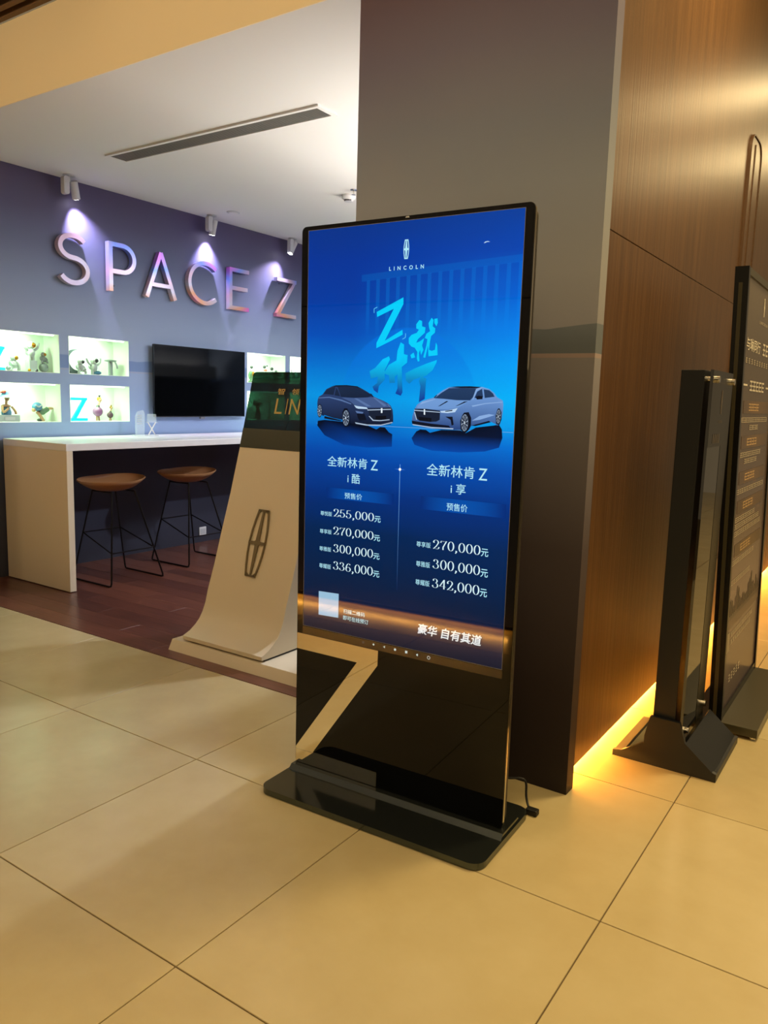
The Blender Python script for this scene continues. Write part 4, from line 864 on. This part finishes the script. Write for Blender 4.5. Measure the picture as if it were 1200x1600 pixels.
for y0, y1, z0, n in ((1.60, 2.31, 1.350, 16), (1.83, 2.06, 1.316, 5), (1.65, 2.18, 1.199, 12), (1.755, 2.08, 1.168, 7), (1.60, 2.32, 1.040, 16), (1.63, 2.12, .918, 11), (1.60, 2.25, .888, 15), (1.60, 2.30, .856, 15), (1.60, 2.16, .728, 12), (1.63, 2.09, .640, 10), (1.70, 2.25, .395, 11), (1.70, 2.20, .360, 10)):
    marks('text_marks', y0, y1, z0, z0+.021, n, DP, .2)
sky = [([(1.60, .44), (2.41, .44), (2.41, .50), (1.60, .50)], S(104, 84, 78))]
for k in range(22):
    y_ = 1.61+k*.036; h = random.uniform(.02, .07)+(.06 if k in (5, 6, 14, 15) else 0); c_ = random.choice((S(66, 54, 50), S(80, 66, 60), S(54, 44, 42)))
    sky.append(([(y_, .48), (y_+.026, .48), (y_+.026, .50+h), (y_+.013, .515+h), (y_, .50+h)], c_))
prints('skyline_print', sky, 'poster_print', ps, PF, 0.00002)
prints('blank_card', [([(1.60, .335), (1.675, .335), (1.675, .425), (1.60, .425)], S(150, 138, 120))], 'poster_print', ps, PF)
marks('footer_marks', 1.71, 1.99, .182, .215, 5, WP, .5)

# ================================================================ clear acrylic pieces on the bar
ac = thing('acrylic_award', 'clear acrylic award plaque with ribs on the bar top', 'award', (-2.40, 2.315, 1.042))
MB().box(-.05, .05, -.045, .045, 0, .012, bev=.002).build('foot', 'clear_acrylic', ac)
MB().prism([(-.04, .012), (.04, .012), (.045, .19), (.03, .215), (-.02, .205), (-.045, .16)], -.008, .008, SIDE).build('plaque', 'clear_acrylic', ac)
for k in range(5): MB().box(.008, .013, -.035, .012, .10+k*.017, .106+k*.017).build('rib', 'light_grey', ac)
ax_ = thing('acrylic_stand', 'clear acrylic hourglass stand with crossed legs beside the plaque', 'award', (-2.36, 2.405, 1.042))
MB().box(-.035, .035, -.045, .045, 0, .008, bev=.002).build('foot', 'clear_acrylic', ax_)
for sg in (-1, 1): MB().tube([(0.003*sg, -.038*sg, .008), (0.003*sg, .038*sg, .115)], .005, 8).build('crossed_leg', 'outlet_white', ax_)
MB().box(-.03, .03, -.042, .042, .112, .120, bev=.002).build('platform', 'clear_acrylic', ax_)
MB().prism(rrect(-.032, .032, .120, .185, .01), -.02, .02, SIDE).build('block', 'clear_acrylic', ax_)

# ================================================================ ornaments in the lit niches
FX = XL-.10
Z0, Z1 = 1.155+.004, 1.533+.004            # lower and upper niche floors
def fig(name, label, y_, z_, parts, x_=FX, group='ornaments in the lit wall niches', cat='figurine'):
    t = thing(name, label, cat, (x_, y_, z_), 0, group)
    for pn_, m, prims in parts:
        b_ = MB()
        for q in prims:
            k = q[0]
            if k == 'b': b_.ball(q[1], q[2], *(q[3:6] if len(q) > 3 else ()), seg=14, rings=9)
            elif k == 'c': b_.cyl(q[1], q[2], q[3], q[4] if len(q) > 4 else None, seg=12)
            elif k == 't': b_.tube(smooth(q[1], 4), q[2], 8)
            elif k == 'l': b_.lathe(q[1], q[2] if len(q) > 2 else (0, 0, 0), 16)
            elif k == 'x': b_.box(*q[1])
        b_.build(pn_, m, t, smooth=True)
    return t
def zlet(label, y_, z_, w, h):
    t = thing('letter_ornament', label, 'ornament', (FX, y_, z_), 0, 'cyan letters in the niches')
    s_ = h*.12
    MB().box(-.012, .012, 0, w, h-s_, h, bev=.002).build('top_bar', 'cyan_resin', t); MB().box(-.012, .012, 0, w, 0, s_, bev=.002).build('bottom_bar', 'cyan_resin', t)
    MB().prism([(0, s_*.4), (w*.22, s_*.4), (w, h-s_*.4), (w*.78, h-s_*.4)], -.0115, .0115, SIDE).build('diagonal', 'cyan_resin', t)
zlet('cyan letter Z ornament in the upper niche at the left picture edge', 1.20, Z1, .115, .175)
zlet('cyan letter Z ornament in the lower niche beside the purple dolls', 1.862, Z0, .145, .19)
# spacemen
def spaceman(label, y_, z_, s_, visor, pose, m='fig_white', extra=()):
    pr = [('body', m, [('b', (0, 0, .052*s_), .026*s_, 1, 1.05, 1.25)]), ('helmet', m, [('b', (0, 0, .102*s_), .027*s_)]),
          ('visor', visor, [('b', (.012*s_, .008*s_, .103*s_), .021*s_, 1, 1, .9)]), ('backpack', m, [('b', (-.024*s_, -.012*s_, .06*s_), .018*s_, .8, 1, 1.4)])]
    if pose == 'up':
        pr += [('arm', m, [('t', [(0, -.022*s_, .068*s_), (.002, -.05*s_, .088*s_), (.002, -.064*s_, .118*s_)], .009*s_)]), ('arm', m, [('t', [(0, .022*s_, .068*s_), (.002, .048*s_, .088*s_), (.002, .055*s_, .122*s_)], .009*s_)]),
               ('leg', m, [('t', [(0, -.013*s_, .035*s_), (0, -.014*s_, .0)], .011*s_)]), ('leg', m, [('t', [(0, .013*s_, .035*s_), (0, .014*s_, .0)], .011*s_)])]
    elif pose == 'kneel':
        pr += [('arm', m, [('t', [(0, -.022*s_, .068*s_), (.016*s_, -.02*s_, .05*s_), (.02*s_, .01*s_, .045*s_)], .009*s_)]), ('arm', m, [('t', [(0, .022*s_, .068*s_), (.016*s_, .03*s_, .05*s_), (.02*s_, .035*s_, .032*s_)], .009*s_)]),
               ('leg', m, [('t', [(0, -.013*s_, .032*s_), (.008*s_, -.03*s_, .012*s_), (0, -.055*s_, .010*s_)], .012*s_)]), ('leg', m, [('t', [(0, .012*s_, .032*s_), (.005*s_, .035*s_, .036*s_), (.004*s_, .037*s_, .006*s_)], .012*s_)])]
    else:
        pr += [('arm', m, [('t', [(0, -.022*s_, .068*s_), (.012*s_, -.036*s_, .05*s_), (.022*s_, -.03*s_, .04*s_)], .009*s_)]), ('arm', m, [('t', [(0, .022*s_, .068*s_), (.012*s_, .036*s_, .05*s_), (.022*s_, .03*s_, .04*s_)], .009*s_)]),
               ('leg', m, [('t', [(0, -.014*s_, .03*s_), (.02*s_, -.03*s_, .026*s_), (.022*s_, -.034*s_, .004*s_)], .011*s_)]), ('leg', m, [('t', [(0, .014*s_, .03*s_), (.02*s_, .03*s_, .026*s_), (.022*s_, .034*s_, .004*s_)], .011*s_)])]
    return fig('spaceman_figurine', label, y_, z_, pr+list(extra))
spaceman('kneeling white spaceman figurine with gold visor beside the cyan letter', 1.39, Z1, .95, 'fig_gold', 'kneel', 'fig_white', [('rock', 'fig_silver', [('b', (0, -.045, .018), .018)])])
t = fig('display_block', 'white display block with gold feet under the cheering spaceman', 1.53, Z1, [('block', 'fig_white', [('x', (-.028, .028, -.032, .032, .008, .085))]), ('gold_foot', 'fig_gold', [('b', (.02, -.03, .012), .012)]), ('dark_foot', 'fig_dark', [('b', (.02, .03, .012), .012)])], cat='stand')
spaceman('cheering spaceman figurine with raised arms and big gold visor', 1.53, Z1+.085, 1.12, 'fig_gold', 'up')
fig('grey_ball', 'grey moon ball under the sitting gold-faced spaceman', 1.632, Z1, [('ball', 'fig_silver', [('b', (0, 0, .036), .036)]), ('crater', 'fig_dark', [('b', (.031, .01, .04), .006, .5, 1, 1)])], cat='ornament')
spaceman('sitting spaceman figurine with gold face on a grey ball', 1.632, Z1+.066, .68, 'fig_gold', 'sit', 'fig_silver')
# crescent moon with two spacemen
cres = [(-.0+.098*math.cos(math.radians(a_)), .098+.098*math.sin(math.radians(a_))) for a_ in range(75, 290, 10)] + [(.022+.082*math.cos(math.radians(a_)), .108+.080*math.sin(math.radians(a_))) for a_ in range(285, 85, -10)]
cm = thing('crescent_moon', 'grey crescent moon ornament behind two spacemen', 'ornament', (FX, 1.905, Z1), 0, 'ornaments in the lit wall niches')
MB().prism(cres, -.015, .015, SIDE).build('crescent', 'moon_grey', cm); MB().box(-.02, .02, -.06, .05, 0, .006).build('foot', 'fig_silver', cm)
t1_ = spaceman('spaceman figurine with dark visor sitting inside the crescent moon', 1.925, Z1, .95, 'fig_dark', 'sit'); t1_.location.x = FX+.05
t2_ = spaceman('spaceman figurine with dark visor reaching out beside the crescent moon', 2.055, Z1, 1.1, 'fig_dark', 'up', 'fig_white', [('blue_rock', 'fig_blue', [('b', (0, .03, .016), .028, 1, 1.3, .6)])]); t2_.location.x = FX+.04
fig('saucer_stand', 'grey pillar ornament with flat saucer top in the upper niche', 2.245, Z1, [('pillar', 'fig_silver', [('c', (0, 0, 0), (0, 0, .11), .018)]), ('saucer', 'fig_silver', [('l', [(.01, .108), (.05, .12), (.052, .126), (.02, .132)])]), ('hanging_leg', 'fig_white', [('t', [(.02, .03, .115), (.03, .04, .085), (.03, .045, .06)], .007)])], cat='ornament')
fig('toy_plane', 'tiny grey toy plane hanging near the saucer pillar', 2.13, Z1, [('fuselage', 'fig_silver', [('b', (0, 0, .112), .02, .4, 1.2, .3)]), ('wing', 'fig_silver', [('b', (0, 0, .112), .018, 1.2, .35, .12)]), ('wire_stand', 'fig_white', [('c', (0, 0, 0), (0, 0, .11), .003)])], cat='ornament')
# lower left niche
fig('pedestal_block', 'pale grey block under the hatted bust', 1.315, Z0, [('block', 'fig_white', [('x', (-.045, .045, -.08, .08, 0, .05))]), ('plate', 'light_grey', [('x', (.0451, .047, -.04, .04, .012, .036))])], cat='stand')
fig('lady_bust', 'bust of a woman in a wide blue hat with red flower', 1.315, Z0+.05, [('torso', 'fig_blue', [('l', [(.034, 0), (.036, .02), (.028, .045), (.03, .055)])]), ('shoulders', 'fig_skin', [('b', (0, 0, .066), .026, .8, 1.5, .5)]), ('neck', 'fig_skin', [('c', (0, 0, .07), (0, .004, .115), .009)]), ('head', 'fig_skin', [('b', (.002, .008, .125), .019, 1, 1, 1.25)]),
    ('arm', 'fig_skin', [('t', [(.01, -.036, .062), (.03, -.04, .02), (.034, .0, .05)], .009)]), ('arm', 'fig_skin', [('t', [(.01, .036, .062), (.024, .055, .03), (.028, .06, .006)], .009)]),
    ('hat', 'fig_blue', [('l', [(.062, .13), (.05, .142), (.03, .150), (.026, .172), (.01, .182)])]), ('flower', 'fig_red', [('b', (.02, -.026, .178), .018)]), ('petal', 'fig_red', [('b', (.014, -.042, .172), .011)])])
fig('diver_figurine', 'diving swimmer figurine in a blue patterned cap', 1.575, Z0, [('cap', 'fig_blue', [('b', (.01, -.015, .112), .036, .9, 1.1, .95)]), ('cap_wave', 'fig_white', [('t', [(.04, -.045, .125), (.042, -.02, .112), (.042, .005, .128)], .005)]), ('face', 'fig_skin', [('b', (.012, -.045, .088), .016)]), ('arm', 'fig_skin', [('t', [(.01, -.02, .075), (.02, .0, .045), (.02, .03, .002)], .012)]),
    ('body', 'fig_green', [('t', [(0, 0, .08), (0, .04, .075), (0, .08, .095)], [.026]*5+[.020]*4)]), ('tail_fin', 'fig_skin', [('b', (0, .10, .10), .026, .4, 1.3, .4)]), ('foot_stone', 'fig_dark', [('b', (0, .012, .010), .024, 1, 1, .5)])])
# lower right niche: two dolls
def doll(label, y_, s_, dress, head):
    return fig('doll_figurine', label, y_, Z0, [('dress', dress, [('b', (0, 0, .072*s_), .040*s_, 1, 1, .95)]), ('bodice', 'fig_dark', [('c', (0, .003, .104*s_), (0, .006, .122*s_), .018*s_, .011*s_)]), ('neck', 'fig_skin', [('c', (0, .006, .12*s_), (0, .018*s_, .15*s_), .009*s_)]), ('head', 'fig_skin', [('b', (0, .02*s_, .163*s_), .017*s_)]), ('hair', 'fig_gold', [('b', (-.004, .018*s_, .170*s_), .018*s_)]), ('crown', head, [('c', (0, .018*s_, .184*s_), (0, .018*s_, .20*s_), .005*s_, .011*s_)]),
        ('leg', 'fig_skin', [('t', [(0, -.008*s_, .04*s_), (0, -.010*s_, .0)], .007*s_)]), ('leg', 'fig_skin', [('t', [(0, .008*s_, .04*s_), (0, .013*s_, .0)], .007*s_)])])
doll('tall doll figurine in a round purple dress beside the cyan letter', 2.11, 1.06, 'fig_purple', 'fig_dark')
doll('short doll figurine in a plum dress at the niche corner', 2.232, .66, 'fig_plum', 'fig_gold')
# niches beyond the television
fig('parrot_figurine', 'green and yellow figurine in the niche right of the television', 3.93, Z1, [('body', 'fig_green', [('b', (0, 0, .07), .03, .8, 1, 1.7)]), ('head', 'fig_dark', [('b', (0, .012, .155), .018)]), ('scarf', 'fig_gold', [('b', (.02, .015, .085), .018, .7, 1, 1.6)]), ('foot', 'fig_green', [('l', [(.03, 0), (.02, .02)])])])
fig('jester_figurine', 'dark-headed figurine with a red collar behind the glass head', 4.14, Z1, [('body', 'fig_white', [('l', [(.03, 0), (.022, .07), (.014, .12)])]), ('collar', 'fig_red', [('b', (0, .006, .13), .02, 1, 1, .6)]), ('head', 'fig_dark', [('b', (0, -.01, .165), .017)]), ('hat_ball', 'fig_dark', [('b', (0, .03, .178), .009)])])
fig('robed_figurine', 'small dark-headed figurine in a white robe behind the glass head', 4.245, Z1, [('robe', 'fig_white', [('l', [(.026, 0), (.02, .08), (.012, .13)])]), ('head', 'fig_dark', [('b', (0, 0, .15), .017)])])
fig('seated_figurine', 'tiny white seated figurine at the far end of its niche', 4.31, Z1, [('body', 'fig_white', [('l', [(.022, 0), (.016, .07), (.01, .11)])]), ('head', 'fig_silver', [('b', (0, 0, .128), .013)])])
fig('coral_branch', 'purple branching ornament in the niche nearest the kiosk', 4.60, Z1, [('stem', 'fig_purple', [('t', [(0, 0, 0), (0, .004, .08), (0, .03, .17)], .006)]), ('branch', 'fig_purple', [('t', [(0, .003, .07), (0, -.03, .12), (0, -.045, .165)], .005)]), ('foot', 'fig_white', [('l', [(.03, 0), (.02, .012)])])], cat='ornament')
fig('hatted_figurine', 'dark figurine in a round hat seen through the green glass', 4.04, Z0, [('robe', 'fig_plum', [('l', [(.035, 0), (.03, .05), (.018, .10), (.02, .11)])]), ('head', 'fig_dark', [('b', (0, 0, .135), .022)]), ('hat', 'fig_dark', [('b', (0, -.004, .165), .05, 1, 1, .55)]), ('plume', 'fig_dark', [('b', (0, -.045, .19), .016)])])
fig('plate_stand', 'dark oval plate on a thin bent stand behind the green glass', 4.21, Z0, [('plate', 'fig_dark', [('b', (0, -.01, .185), .034, .4, 1.2, .3)]), ('stand_rod', 'fig_dark', [('t', [(0, -.02, 0), (0, .0, .06), (0, .02, .11), (0, -.01, .18)], .005)]), ('foot', 'fig_dark', [('l', [(.03, 0), (.024, .008)])])], cat='ornament')
